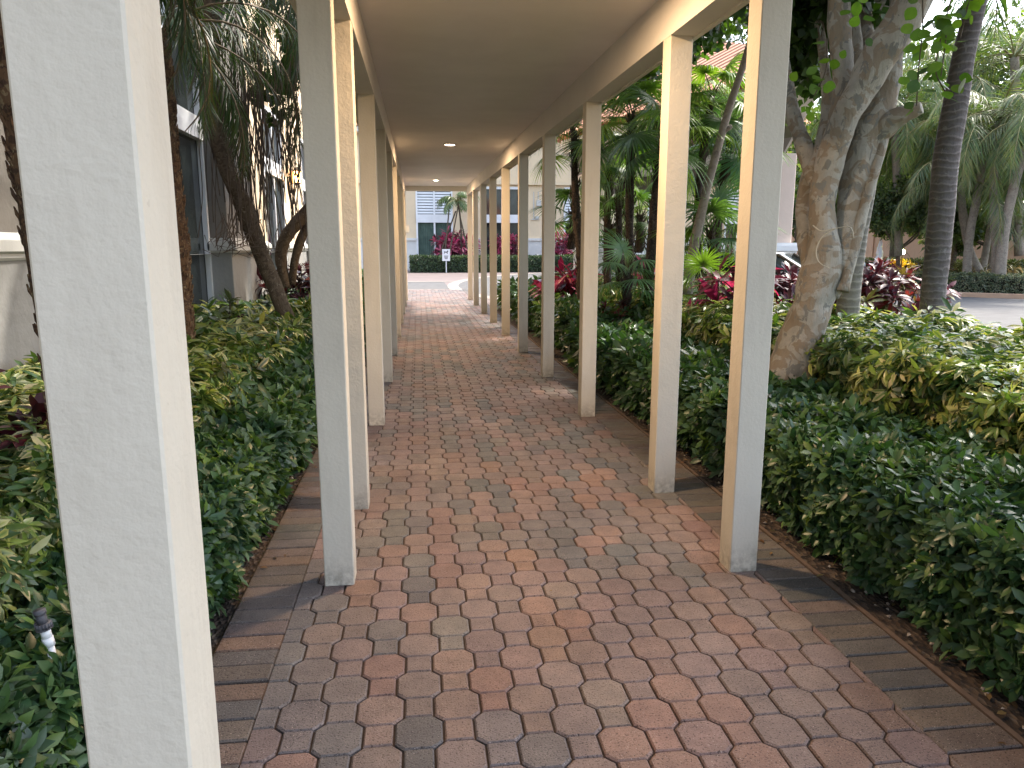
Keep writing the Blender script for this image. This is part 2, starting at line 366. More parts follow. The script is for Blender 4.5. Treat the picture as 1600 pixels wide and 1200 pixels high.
M['grass'] = simple('lawn_soil', (.06, .085, .03), (.04, .05, .02), 3, .95, .5, .02, 40)
M['joint'] = simple('joint_sand', (.075, .058, .048), (.04, .032, .027), 25, .95, .6, .004, 200)
def mulch_mat():
    m, nt, b = mat('mulch'); v = pos(nt)
    vo = nt.nodes.new('ShaderNodeTexVoronoi'); vo.inputs['Scale'].default_value = 55; nt.links.new(pos(nt, (1, .6, 1)), vo.inputs['Vector'])
    c = ramp(nt, vo.outputs['Color'], [(.2, (.014, .010, .008)), (.6, (.045, .029, .020)), (.88, (.10, .078, .06))])
    nt.links.new(c, b.inputs['Base Color']); b.inputs['Roughness'].default_value = .95
    bump(nt, b, vo.outputs['Distance'], .9, .02); return m
M['mulch'] = mulch_mat()
sheet('ground', [(-300, -120), (300, -120), (300, 400), (-300, 400)], -.03, M['grass'])
sheet('driveway', [(-60, 20.2), (5.3, 20.2), (5.3, -40), (26, -40), (90, -10), (90, 80), (-60, 80)], -.022, M['drive'])
sheet('garden_bed', [(1.90, -6), (7.6, -6), (7.6, 9.6), (5.6, 11.6), (5.6, 20.2), (1.90, 20.2)], -.008, M['mulch'])
sheet('planting_bed', [(-3.4, -6), (-.83, -6), (-.83, 27), (-3.4, 27)], -.0085, M['mulch'])
sheet('paving_base', [(-.83, -6), (1.90, -6), (1.90, 28), (-.83, 28)], -.0125, M['joint'])
def paver_mat():
    m, nt, b = mat('paver_concrete'); v = pos(nt); c = vc(nt)
    c = mixc(nt, 1.0, c, ramp(nt, noise(nt, 9, 5, .65, v), [(.25, (.72, .72, .74)), (.7, (1.15, 1.13, 1.1))]), 'MULTIPLY')
    c = mixc(nt, 1.0, c, ramp(nt, noise(nt, .9, 5, .65, v), [(.32, (.70, .70, .71)), (.66, (1.12, 1.11, 1.1))]), 'MULTIPLY')
    pit = ramp(nt, noise(nt, 150, 2, .5, v), [(.34, (.30, .28, .27)), (.43, (1, 1, 1))]); c = mixc(nt, .95, c, mixc(nt, 1.0, c, pit, 'MULTIPLY'))
    fl = ramp(nt, noise(nt, 260, 1, .4, v), [(.70, (0, 0, 0)), (.74, (1, 1, 1))]); c = mixc(nt, fl, c, (.42, .36, .32))
    st = ramp(nt, noise(nt, 3.2, 3, .5, v), [(.65, (0, 0, 0)), (.76, (.5, .5, .5))]); c = mixc(nt, st, c, (.10, .08, .07))
    nt.links.new(c, b.inputs['Base Color']); b.inputs['Specular IOR Level'].default_value = .35
    nt.links.new(ramp(nt, noise(nt, 5, 4, .6, v), [(.3, (.48, .48, .48)), (.7, (.72, .72, .72))]), b.inputs['Roughness'])
    p = bump(nt, b, noise(nt, 150, 3, .6, v), .9, .004); bump(nt, b, noise(nt, 30, 3, .6, v), .35, .006, p); return m
M['paver'] = paver_mat()
def paving():
    xl, xr = -.572, 1.598; y0, y1 = -1.6, 27.9; cx, per = .13, .27
    g_ = .0034; V = []; P = []; C = []; n = 0
    def unitpoly(poly, x, y, c, dz, tilt, bev=.0055):
        nonlocal n
        poly = np.array(poly); k = len(poly); cen = poly.mean(0)
        def ins(d):
            q = poly - cen; return cen + q - np.sign(q) * np.minimum(np.array((d, max(d - .0024, .0016))), np.abs(q) * .8)
        top, mid = ins(g_ + bev), ins(g_)
        r = []
        for pl, z in ((top, 0.), (mid, -.0055), (mid, -.02)):
            X = np.clip(pl[:, 0] + x, xl, xr); Y = pl[:, 1] + y
            r.append(np.stack([X, Y, z + dz + tilt[0] * pl[:, 0] + tilt[1] * pl[:, 1]], 1))
        if np.ptp(r[1][:, 0]) < .004: return
        V.extend(r); C.append(np.tile(c, (3 * k, 1)))
        P.append([n + i for i in range(k)])
        for a in (0, k): 
            for i in range(k): P.append([n + a + i, n + a + k + i, n + a + k + (i + 1) % k, n + a + (i + 1) % k])
        n += 3 * k
    a, s_, cyy, ly = .080, .050, .030, .0825
    octo = [(-a, -ly + cyy), (-s_, -ly), (s_, -ly), (a, -ly + cyy), (a, ly - cyy), (s_, ly), (-s_, ly), (-a, ly - cyy)]
    sq = [(-s_, -(per / 2 - ly) ), (s_, -(per / 2 - ly)), (s_, per / 2 - ly), (-s_, per / 2 - ly)]
    cols = [(.212, .148, .130), (.222, .164, .148), (.190, .148, .138), (.232, .150, .122), (.152, .141, .136), (.122, .122, .123), (.176, .154, .145), (.214, .162, .144)]
    wt = [.2, .16, .17, .07, .14, .08, .12, .1]
    ncol = int((xr - xl) / cx) + 4
    for i in range(ncol):
        x = xl + .02 + i * cx
        off = (i % 2) * per / 2
        for j in range(int((y1 - y0) / per)):
            y = y0 + off + j * per
            gsh = lump(np.array(x), np.array(y), 1.6, 3) * .12
            gp = float(lump(np.array(x + 3), np.array(y), 2.3, 7)); w2 = np.array(wt) * np.maximum(.03, 1 + np.array([-.8, -.6, 0, -.8, 1.6, 2.2, .8, -.7]) * max(-.6, min(.8, gp * 1.6))); c = pal(1, cols, w2, .08)[0] * (1 + gsh); dz = rng.normal(0, .0008); tl = rng.normal(0, .006, 2)
            unitpoly(octo, x, y, c, dz, tl); unitpoly(sq, x, y - per / 2, c * rng.uniform(.93, 1.06), dz, tl, .005)
    # soldier-course borders
    xl, xr = -.83, 1.9
    for (bx0, bx1, st) in ((-.827, -.573, .112), (1.599, 1.868, .112)):
        y = y0
        while y < y1:
            c = pal(1, [(.125, .112, .102), (.105, .102, .098), (.15, .125, .108), (.17, .125, .10)], [.38, .3, .22, .1], .12)[0]
            unitpoly([(0, 0), (bx1 - bx0, 0), (bx1 - bx0, st - .004), (0, st - .004)], bx0, y, c, rng.normal(0, .0012), rng.normal(0, .004, 2)); y += st
    o = arr_mesh('walkway_paving', np.concatenate(V), None, None, M['paver'], None, np.concatenate(C), False, True, P); struct(o)
paving()
mb = MB(); mb.box(1.870, 1.892, -6, 20, -.03, .001); struct(mb.build('edge_restraint', simple('edge_strip', (.15, .105, .08), (.09, .065, .05), 14, .9, .4, .003, 60)))
# circular band in the driveway and cross band at the walkway's far end
def ring_band(name, cx, cy, r0, r1, z, mt, n=96):
    V = []; Q = []
    for i in range(n + 1):
        a = 2 * pi * i / n; V += [(cx + r0 * cos(a), cy + r0 * sin(a), z), (cx + r1 * cos(a), cy + r1 * sin(a), z)]
    for i in range(n): Q.append((2 * i, 2 * i + 1, 2 * i + 3, 2 * i + 2))
    return struct(arr_mesh(name, V, None, Q, mt, None, None, False))
def c3(a, b, c):
    A = np.array([[b[0] - a[0], b[1] - a[1]], [c[0] - a[0], c[1] - a[1]]]) * 2; B = np.array([b[0]**2 + b[1]**2 - a[0]**2 - a[1]**2, c[0]**2 + c[1]**2 - a[0]**2 - a[1]**2]); s = np.linalg.solve(A, B); return s[0], s[1], math.hypot(s[0] - a[0], s[1] - a[1])
ccx, ccy, ccr = c3((1.75, 24.1), (1.13, 29.7), (2.49, 37.6))
ring_band('road_band', ccx, ccy, .5, ccr - .45, -.014, M['asphalt'])
ring_band('kerb_band', ccx, ccy, ccr - .45, ccr, -.010, M['edging'])
sheet('road_band', [(-30, 28.15), (1.15, 28.15), (1.15, 34.3), (-30, 34.3)], -.0185, M['asphalt'])
sheet('kerb_band', [(-30, 27.95), (1.2, 27.95), (1.2, 28.15), (-30, 28.15)], -.006, M['edging'])
sheet('kerb_band', [(-30, 34.3), (1.6, 34.3), (1.6, 34.9), (-30, 34.9)], -.006, M['edging'])
# ================================================================== WALKWAY CANOPY
YS = 0.6; YE = 22.6; XI, XO = 1.465, 1.600; LI, LO = -.330, -.465; ZB, ZC = 2.67, 2.93; SL = .017
can = empty('walkway_roof', (.56, YS, ZB))
tag(can, 'long flat taupe roof over the paved walkway, on two rows of square posts', 'roof')
MB().box(LO + .0, XO, YS, YE, ZC, ZC + .12).build('ceiling', M['ceiling'], can)
MB().box(XI - .002, XO + .002, YS - .01, YE + .01, ZB, ZC - .001, .006).build('beam', M['beam'], can)
MB().box(LO - .002, LI + .002, YS - .01, YE + .01, ZB, ZC - .001, .006).build('beam', M['beam'], can)
MB().box(LI + .004, XI - .004, YE - .13, YE, ZC - .14, ZC - .002).build('header', M['trim'], can)
mb = MB(); mb.box(XO + .004, XO + .19, YS, YE, ZB + .10, ZB + .30); mb.box(XO + .002, XO + .03, YS, YE, ZB - .012, ZB + .098); mb.build('fascia', M['trim'], can)
mb = MB(); mb.box(LO - .19, LO - .004, YS, YE, ZB + .10, ZB + .30); mb.box(LO - .03, LO - .002, YS, YE, ZB - .012, ZB + .098); mb.build('fascia', M['trim'], can)
MB().box(LO - .28, XO + .28, YS - .05, YE + .1, ZC + .125, ZC + .2).build('roof_slab', M['trim'], can)
for o_ in can.children:
    me_ = o_.data; c_v = np.zeros(len(me_.vertices) * 3, np.float32); me_.vertices.foreach_get('co', c_v); c_v = c_v.reshape(-1, 3); c_v[:, 2] += SL * c_v[:, 1]; me_.vertices.foreach_set('co', c_v.ravel()); me_.update()
ordn = ['first', 'second', 'third', 'fourth', 'fifth', 'sixth', 'seventh', 'eighth', 'ninth', 'tenth', 'eleventh']
def post(x0, x1, y, i, side, n):
    mb = MB(); mb.box(x0, x1, y, y + .135, 0, ZB + SL * y + .002, .004)
    r = np.random.default_rng(i)
    o = mb.build('post', M['post'])
    extra = {('right', 1): ', orange lamplight on its inner face', ('left', 0): ', widest in the photo'}.get((side, i), '')
    tag(o, f'square cream walkway post, {ordn[i]} in the {side} row' + extra, 'post', f'posts along the {side} side of the walkway')
RY = [3.2, 4.38, 6.56, 8.72, 10.88, 13.08, 15.3, 17.55, 20.0, 22.2]
LY = [.965, 3.29, 4.31, 6.46, 8.60, 10.8, 13.1, 15.3, 17.55, 20.0, 22.2]
for i, y in enumerate(RY): post(XI, XO, y, i, 'right', len(RY))
for i, y in enumerate(LY): post(LO, LI, y, i, 'left', len(LY))
# recessed ceiling lamps (lit in the photograph)
M['lamp'] = emis('lit_diffuser', (1, .80, .58), 14)
lampi = ['nearest lit round ceiling lamp in the walkway ceiling, just above the camera view', 'lit round recessed lamp in the middle of the ceiling, the larger glowing oval', 'far lit round lamp near the end of the ceiling, the smaller oval']
for i, (x, y) in enumerate([(.56, 4.1), (.53, 12.1), (.50, 20.0)]):
    ZL = ZC + SL * y; t = empty('ceiling_lamp', (x, y, ZL)); tag(t, lampi[i], 'ceiling lamp', 'recessed ceiling lamps')
    MB().lathe([(.10, 0), (.10, -.012), (.085, -.016), (.082, -.004)], (x, y, ZL), 28).build('trim_ring', M['white'], t, True)
    MB().lathe([(.081, -.006), (.05, -.012), (.001, -.014)], (x, y, ZL), 24).build('diffuser', M['lamp'], t, True)
    L = bpy.data.lights.new('lamp_light', 'AREA'); L.shape = 'DISK'; L.size = .15; L.energy = 20; L.color = (1, .66, .38)
    lo = bpy.data.objects.new('lamp_light', L); COL.objects.link(lo); lo.parent = t; lo.location = (0, 0, -.022)
# small white notice box on the last left post, and in the photo a palm frond tip
mb = MB(); mb.box(-.335, -.24, 22.02, 22.05, 1.98, 2.16, .004); t = mb.build('notice_plate', M['white']); tag(t, 'small pale notice plate on the farthest left post', 'notice')
# ================================================================== LEFT BUILDING
WX = -3.0
def window(parent, y0, y1, z0, z1, zt, nm, X=WX, curtain=False, th=.16):
    """window in a wall facing +X: frame, transom rail, glass"""
    f = MB(); fw = .075
    f.box(X - .05, X + .02, y0, y0 + fw, z0, z1); f.box(X - .05, X + .02, y1 - fw, y1, z0, z1); f.box(X - .05, X + .02, y0 + fw, y1 - fw, z1 - fw, z1); f.box(X - .05, X + .02, y0 + fw, y1 - fw, z0, z0 + fw)
    ym = (y0 + y1) / 2
    for zz0, zz1 in ((z0 + fw, zt), (zt + th * 1.9, z1 - fw)): f.box(X - .05, X + .012, ym - .035, ym + .035, zz0, zz1)
    f.box(X - .05, X + .045, y0 + fw, y1 - fw, zt, zt + th); f.box(X - .05, X + .025, y0 + fw, y1 - fw, zt + th, zt + th * 1.9)
    fo = f.build('window', M['white'], parent)
    MB().box(X - .075, X - .055, y0 + .01, y1 - .01, z0 + .01, z1 - .01).build('pane', M['glass'], fo)
bl = empty('stucco_building', (WX, 8, 0)); tag(bl, 'taupe and cream stucco building with tall windows left of the walkway', 'building')
Ztop = 8.5
def wall_x(parent, y0, y1, holes, X, z0, z1, mt, name='wall', t=.25):
    """wall facing +X between y0..y1 with rectangular holes"""
    mb = MB(); ys = y0
    for (a, b, c, d) in holes:
        mb.box(X - t, X, ys, a, z0, z1)
        if c > z0: mb.box(X - t, X, a, b, z0, c)
        if d < z1: mb.box(X - t, X, a, b, d, z1)
        ys = b
    mb.box(X - t, X, ys, y1, z0, z1); return mb.build(name, mt, parent)
WIN1 = (8.5, 11.35, .42, 4.9); WIN2 = (15.6, 17.75, .42, 4.35)
wall_x(bl, -6, 13.35, [(2.0, 4.6, .42, 4.9), WIN1], WX, 1.66, Ztop, M['wall_taupe'])
wall_x(bl, 13.36, 27, [WIN2, (20.6, 22.6, .42, 4.35)], WX, 1.66, Ztop, M['wall_cream'])
wall_x(bl, -6, 27, [(2.0, 4.6, .42, 1.45), (WIN1[0], WIN1[1], .42, 1.45), (WIN2[0], WIN2[1], .42, 1.45), (20.6, 22.6, .42, 1.45)], WX + .03, -.02, 1.452, M['wains'], 'wainscot')
def molding(y0, y1, X=WX):
    pr = [(X - .1, 1.453), (X + .045, 1.453), (X + .06, 1.475), (X + .05, 1.50), (X + .085, 1.52), (X + .085, 1.60), (X + .06, 1.625), (X + .02, 1.657), (X - .1, 1.659)]
    MB().prism(pr, 'y', y0, y1).build('molding', M['molding'], bl)
for a, b in ((-6, 2.0), (4.6, 8.5), (13.1, 15.6), (17.75, 20.6), (22.6, 27)): molding(a, b)
for a in ((2.0, 4.6, .42, 4.9), WIN1, WIN2, (20.6, 22.6, .42, 4.35)):
    window(bl, a[0], a[1], a[2], a[3], 3.02, 'w')
    MB().box(WX - .1, WX + .13, a[0] - .05, a[1] + .05, a[2] - .10, a[2] - .002, .01).build('sill', M['sill'], bl)
# deep room behind glass is not seen; piers stand proud of the wall
for (py0, py1) in ((11.36, 13.3),):
    MB().box(WX - .02, WX + .31, py0, py1, -.02, 1.47, .01).build('pier_base', M['wains'], bl)
    pr = MB(); x0, x1 = WX - .02, WX + .31
    for e, z0, z1 in ((.05, 1.471, 1.50), (.085, 1.501, 1.60), (.055, 1.601, 1.64), (.02, 1.641, 1.68)): pr.box(x0, x1 + e, py0 - e, py1 + e, z0, z1, .015)
    pr.build('pier_cap', M['molding'], bl)
    MB().box(WX - .02, WX + .26, py0 + .05, py1 - .05, 1.681, Ztop, .01).build('pilaster', M['wall_taupe'], bl)
MB().box(WX - .3, WX - .26, -6, 27, 0, Ztop).build('backing', M['wall_taupe'], bl)
MB().box(WX - .5, WX + .45, -6, 27.2, Ztop, Ztop + .35).build('cornice', M['wall_cream'], bl)
# wall lantern lit
lp = np.array((WX + .16, 18.9, 3.10)); t = empty('wall_lantern', lp); tag(t, 'small wall lantern glowing orange on the cream wall left of the posts', 'lantern')
MB().box(WX + .001, WX + .05, 18.8, 19.0, 3.05, 3.4, .01).build('bracket', M['stem'], t)
MB().lathe([(.02, .34), (.10, .26), (.11, .24)], lp, 8).build('cap', M['stem'], t); MB().lathe([(.08, -.02), (.05, -.06), (.02, -.08)], lp, 8).build('base', M['stem'], t)
MB().lathe([(.055, -.02), (.085, .1), (.09, .235)], lp, 8).build('glowing_glass', emis('lantern_glass', (1, .5, .15), 9), t)
# ================================================================== FAR BUILDING (end of the drive)
FY = 52.0
def fx(x, y=386): return at_y(x, y, FY)
def at_y(x, y, Y):
    d = ray(x, y); t_ = Y / d[1]; return np.array((t_ * d[0], Y, H + t_ * d[2]))
fb = empty('cream_building', (8, FY, 0)); tag(fb, 'cream building with white louvred windows across the driveway at the walkway end', 'building')
def wall_y(parent, x0, x1, holes, Y, z0, z1, mt, name='wall', t=.3):
    mb = MB(); xs = x0
    for (a, b, c, d) in sorted(holes):
        mb.box(xs, a, Y, Y + t, z0, z1)
        if c > z0: mb.box(a, b, Y, Y + t, z0, c)
        if d < z1: mb.box(a, b, Y, Y + t, d, z1)
        xs = b
    mb.box(xs, x1, Y, Y + t, z0, z1); return mb.build(name, mt, parent)
fh = []
for px0, px1 in ((651, 708), (757, 812), (880, 916), (1010, 1060), (1130, 1170)):
    fh.append((at_y(px0, 386, FY)[0], at_y(px1, 386, FY)[0], .0, 5.6))
wall_y(fb, -14, 40, fh, FY, 2.16, 9.0, M['wall_cream'])
wall_y(fb, -14, 40, [(a, b, 0, 2.0) for a, b, c, d in fh], FY - .05, -.02, 1.99, M['wains_pale'], 'wainscot')
xs = -14
for (a, b, c, d) in sorted(fh) + [(40, 40, 0, 0)]: MB().box(xs, a, FY - .16, FY + .1, 1.995, 2.155).build('molding', M['wains_pale'], fb); xs = b
mb = MB(); mb.box(-14, 40, FY - .25, FY, 5.75, 5.98); mb.build('band', M['wall_cream'], fb)
M['curtain'] = simple('green_curtain', (.10, .15, .12), (.05, .08, .065), 2, .85, 0)
for i, (a, b, c, d) in enumerate(fh):
    f = MB(); w_ = .12; xm = (a + b) / 2
    for u, v_ in ((a, a + w_), (b - w_, b), (xm - .06, xm + .06)): f.box(u, v_, FY - .08, FY + .06, .02, 5.6)
    f.box(a, b, FY - .1, FY + .05, 3.2, 3.75); f.box(a, b, FY - .09, FY + .05, 5.45, 5.62)
    fo = f.build('window', M['white'], fb)
    if i != 1:
        s = MB(); 
        for u, v_ in ((a + w_, xm - .06), (xm + .06, b - w_)):
            for k in range(9):
                z = 3.80 + k * .185; s.add([(u, FY - .02, z), (v_, FY - .02, z), (v_, FY + .05, z + .12), (u, FY + .05, z + .12), (u, FY - .02, z + .03), (v_, FY - .02, z + .03), (v_, FY + .05, z + .15), (u, FY + .05, z + .15)], [(0, 1, 2, 3), (7, 6, 5, 4), (0, 4, 5, 1), (3, 2, 6, 7)])
        s.build('louvres', M['white'], fo)
    MB().box(a, b, FY + .14, FY + .16, 0, 5.6).build('pane', M['glass'], fo)
    if i == 0:
        V = []; Q = []; n = 60
        for k in range(n + 1):
            x = a + w_ + (b - a - 2 * w_) * k / n; y = FY + .09 + .03 * sin(k * 1.9); V += [(x, y, .02), (x, y, 3.2)]
        Q = [(2 * k, 2 * k + 2, 2 * k + 3, 2 * k + 1) for k in range(n)]
        arr_mesh('curtain', V, None, Q, M['curtain'], fo)
MB().box(-14.3, 40.3, FY - .7, FY + 10, 9.0, 9.35).build('eave', M['wains_pale'], fb)
MB().prism([(FY - .9, 9.36), (FY + 10, 9.36), (FY + 4.5, 11.6)], 'x', -14.4, 40.4).build('roof', M['terracotta'], fb)
# electrical boxes and conduit on the far wall
eb = empty('electrical_box', at_y(845, 345, FY - .2)); tag(eb, 'grey electrical boxes and conduit pipes on the far cream wall', 'electrical box')
def fbox(x0, x1, y0, y1, d=.12):
    p, q = at_y(x0, y0, FY), at_y(x1, y1, FY); return (p[0], q[0], FY - d, FY - .001, q[2], p[2])
MB().box(*fbox(838, 845, 313, 322), .01).build('box', M['molding'], eb); MB().box(*fbox(836, 842, 338, 342), .01).build('box', M['molding'], eb)
mb = MB()
for (a, b) in (((834, 300), (834, 342)), ((841, 300), (841, 315)), ((830, 343), (842, 343))):
    p, q = at_y(*a, FY - .05), at_y(*b, FY - .05); mb.tube([p, q], .035, 6)
mb.build('conduit', M['molding'], eb)
# ================================================================== PORTE-COCHERE right of the walkway
pc = empty('entrance_canopy', (9, 18, 0)); tag(pc, 'large drive-through entrance canopy with tiled roof and white column behind the palms', 'canopy')
A = np.array((3.98, 20.6)); B = np.array((6.5, 11.9)); dAB = unit(B - A); nAB = unit(np.array((.40, .92)))
def pcq(u, v): p = A + dAB * u + nAB * v; return p
LAB = np.linalg.norm(B - A); W_ = 10.0
def obox(mb, u0, u1, v0, v1, z0, z1):
    c = [pcq(u0, v0), pcq(u1, v0), pcq(u1, v1), pcq(u0, v1)]
    v = [(*p, z) for z in (z0, z1) for p in c]; mb.add(v, [(0, 3, 2, 1), (4, 5, 6, 7), (0, 1, 5, 4), (1, 2, 6, 5), (2, 3, 7, 6), (3, 0, 4, 7)]); return mb
obox(MB(), 0, LAB, 0, W_, 4.05, 4.14).build('soffit', M['beam'], pc)
mb = MB(); obox(mb, .5, LAB - .5, .5, 1.0, 3.45, 4.045); obox(mb, .5, LAB - .5, W_ - 1, W_ - .5, 3.45, 4.045); obox(mb, .5, 1.0, 1.01, W_ - 1.01, 3.45, 4.045); obox(mb, LAB - 1, LAB - .5, 1.01, W_ - 1.01, 3.45, 4.045); mb.build('beam', M['wall_taupe'], pc)
mb = MB(); obox(mb, -.1, LAB + .1, -.1, W_ + .1, 4.145, 4.38); mb.build('fascia', M['wains_pale'], pc)
def tile_mat():
    m, nt, b = mat('clay_roof_tiles'); v = pos(nt)
    wv = nt.nodes.new('ShaderNodeTexWave'); wv.inputs['Scale'].default_value = 1.6; wv.bands_direction = 'DIAGONAL'; nt.links.new(v, wv.inputs['Vector'])
    nt.links.new(mixc(nt, .7, ramp(nt, noise(nt, 6, 4, .6, v), [(.3, (.40, .15, .08)), (.7, (.60, .30, .17))]), ramp(nt, wv.outputs['Fac'], [(0, (.26, .10, .06)), (.5, (.55, .26, .15))])), b.inputs['Base Color'])
    b.inputs['Roughness'].default_value = .85; bump(nt, b, wv.outputs['Fac'], .8, .05); return m
M['tiles'] = tile_mat()
e = .3; c4 = [(*pcq(-e, -e), 4.385), (*pcq(LAB + e, -e), 4.385), (*pcq(LAB + e, W_ + e), 4.385), (*pcq(-e, W_ + e), 4.385)]
r1, r2 = (*pcq(LAB * .48, W_ / 2), 7.2), (*pcq(LAB * .52, W_ / 2), 7.2)
mb = MB(); mb.add(c4 + [r1, r2], [(0, 1, 5, 4), (2, 3, 4, 5)], [(1, 2, 5), (3, 0, 4)], [[3, 2, 1, 0]]); mb.build('roof', M['tiles'], pc)
# rows of roof tiles along the eave
mb = MB()
for k in range(int(LAB / .22)):
    p = pcq(k * .22, -e - .05); q = pcq(k * .22, .9); mb.tube([(*p, 4.42), (*q, 4.42 + .75 * .48)], .085, 6)
mb.build('eave_tiles', M['tiles'], pc)
M['shaft'] = stucco('pinkish_stucco', (.66, .54, .46), (.5, .4, .34), .4, 40, False)
def column(c, w=.55, top=3.45):
    t = empty('column', (c[0], c[1], 0)); 
    MB().box(c[0] - w * .62, c[0] + w * .62, c[1] - w * .62, c[1] + w * .62, 0, 1.42, .02).build('pedestal', M['wains_pale'], t)
    mb = MB()
    for e, z0, z1 in ((.68, 1.421, 1.47), (.78, 1.471, 1.58), (.70, 1.581, 1.64)): mb.box(c[0] - w * e, c[0] + w * e, c[1] - w * e, c[1] + w * e, z0, z1, .015)
    mb.build('pedestal_cap', M['white'], t)
    MB().box(c[0] - w * .5, c[0] + w * .5, c[1] - w * .5, c[1] + w * .5, 1.641, top, .02).build('shaft', M['shaft'], t); return t
cc = at(1210, 386, 17.0); t = column((cc[0], cc[1]), .5); tag(t, 'white square column on a molded pedestal just right of the nearest right post', 'column', 'columns of the entrance canopy')
p = pcq(1.2, .8); t = column((p[0], p[1])); tag(t, 'white square canopy column behind the far right posts', 'column', 'columns of the entrance canopy')
# ================================================================== HEDGES
G = {'dk': (.034, .082, .032), 'md': (.062, .125, .044), 'bl': (.060, .118, .064), 'lt': (.11, .19, .042), 'yg': (.20, .27, .05), 'cream': (.52, .50, .20), 'olive': (.06, .075, .025)}
TL = T_leaf(.42, .16, .16); TS = T_leaf(.31, .2, .26); TC = T_card(.5)
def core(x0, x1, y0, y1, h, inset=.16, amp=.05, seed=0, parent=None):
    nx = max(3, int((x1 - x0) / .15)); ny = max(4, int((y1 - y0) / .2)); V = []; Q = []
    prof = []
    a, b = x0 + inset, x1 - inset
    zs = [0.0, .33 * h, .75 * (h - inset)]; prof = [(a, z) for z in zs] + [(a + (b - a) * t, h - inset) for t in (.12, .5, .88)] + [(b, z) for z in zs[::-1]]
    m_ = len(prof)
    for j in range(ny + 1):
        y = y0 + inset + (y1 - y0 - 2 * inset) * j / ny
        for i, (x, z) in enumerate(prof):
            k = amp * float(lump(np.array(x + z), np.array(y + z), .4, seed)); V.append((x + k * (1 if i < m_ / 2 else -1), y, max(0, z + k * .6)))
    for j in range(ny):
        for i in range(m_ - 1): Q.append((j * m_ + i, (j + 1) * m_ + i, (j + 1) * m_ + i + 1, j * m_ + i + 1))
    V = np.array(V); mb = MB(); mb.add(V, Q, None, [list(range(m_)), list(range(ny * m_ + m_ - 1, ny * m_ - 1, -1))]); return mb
def hedge(name, label, x0, x1, y0, y1, h, dens, size, pal_, m=5, lodD=4., group=None, seed=0, sides=(1, 1, 1, 1), amp=.045, depth=.07, hf=None, spread=(30, 80), cols1=None, varp=0, tpl=None, mt=None, cat='hedge', sag=.15, wts=None, lumps=.5, inset=.16):
    t = empty(name, ((x0 + x1) / 2, (y0 + y1) / 2, 0)); tag(t, label, cat, group)
    P, n, s = hedge_shell(x0, x1, y0, y1, h, dens, amp, lumps, depth, lodD, seed, hf, sides)
    L = Leaves(); rosettes(L, tpl or TL, P, n, m, size * s, pal_, wts, cols1, None, spread, sag, varp)
    # inner, shaded leaves deeper down
    k = len(P) // 3; L2 = rng.choice(len(P), k, False); rosettes(L, tpl or TL, P[L2] - n[L2] * rng.uniform(.06, .14, (k, 1)), n[L2], 4, size * s[L2], pal_, wts, cols1, None, (40, 95), sag, varp * .6)
    L.build('foliage', mt or M['leaf'], t)
    mb = core(x0, x1, y0, y1, h if hf is None else h * .86, inset, seed=seed)  # opaque dark filler block inside the hedge, joined with the twigs
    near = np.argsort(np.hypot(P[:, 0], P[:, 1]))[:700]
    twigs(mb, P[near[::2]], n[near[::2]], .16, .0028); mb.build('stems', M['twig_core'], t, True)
    return t
hp = [G['dk'], G['md'], G['bl'], G['lt'], (.11, .19, .05)]; hw = [.28, .34, .26, .09, .03]
hedge('hedge', 'low clipped dark green hedge along the right edge of the paving', 2.02, 2.98, .9, 9.6, .50, 1150, .072, hp, 5, 3.6, wts=hw, seed=1, amp=.06)
hedge('hedge', 'low dark green hedge along the far right edge of the paving, beyond the fourth post', 2.12, 3.3, 9.7, 19.3, .60, 560, .085, hp, 5, 6., wts=hw, seed=2, amp=.07)
hedge('hedge', 'low dark green hedge along the left edge of the paving, beside the front left post', -1.34, -.90, .7, 10.5, .45, 1200, .072, hp, 5, 3.2, wts=hw, seed=3, amp=.06)
sp = [G['md'], (.06, .12, .035), (.12, .20, .04), G['olive'], (.22, .29, .06)]; sw = [.25, .27, .24, .06, .18]; sc1 = [G['cream'], (.40, .42, .13), (.58, .54, .30)]
def hfS(base, amp, sd, sc_=1.0):
    return lambda X, Y: base + amp * lump(X, Y, sc_, sd) + amp * .6 * lump(X, Y, sc_ * .45, sd + 3)
hedge('variegated_shrub_bank', 'tall bank of yellow and green variegated shrubs behind the low right hedge', 3.0, 5.05, 1.2, 8.6, .90, 430, .092, sp, 8, 4.6, wts=sw, cols1=sc1, varp=.38, tpl=TS, mt=M['scheff'], cat='shrub', amp=.10, depth=.14, hf=hfS(.84, .10, 5), spread=(55, 100), sag=.35, seed=5, sides=(1, .3, 1, .5), lumps=.8, inset=.2)
hedge('variegated_shrub_bank', 'sunlit variegated shrubs below the fan palms, behind the far low hedge', 3.1, 5.4, 8.7, 18.8, .95, 160, .14, sp, 7, 8., wts=sw, cols1=sc1, varp=.3, tpl=TS, mt=M['scheff'], cat='shrub', amp=.10, depth=.14, hf=hfS(.80, .13, 6), spread=(50, 100), sag=.3, seed=6, sides=(1, .2, .6, .3), lumps=.8, inset=.2)
hedge('green_shrub_bank', 'glossy green shrubs at the right edge of the photo, behind the variegated bank', 5.1, 6.7, 1.5, 7.4, .60, 320, .09, [G['md'], G['lt'], G['bl']], 6, 5., wts=[.4, .35, .25], cat='shrub', amp=.09, hf=hfS(.58, .06, 9), spread=(40, 95), seed=9, sides=(1, .3, .6, .6), inset=.2)
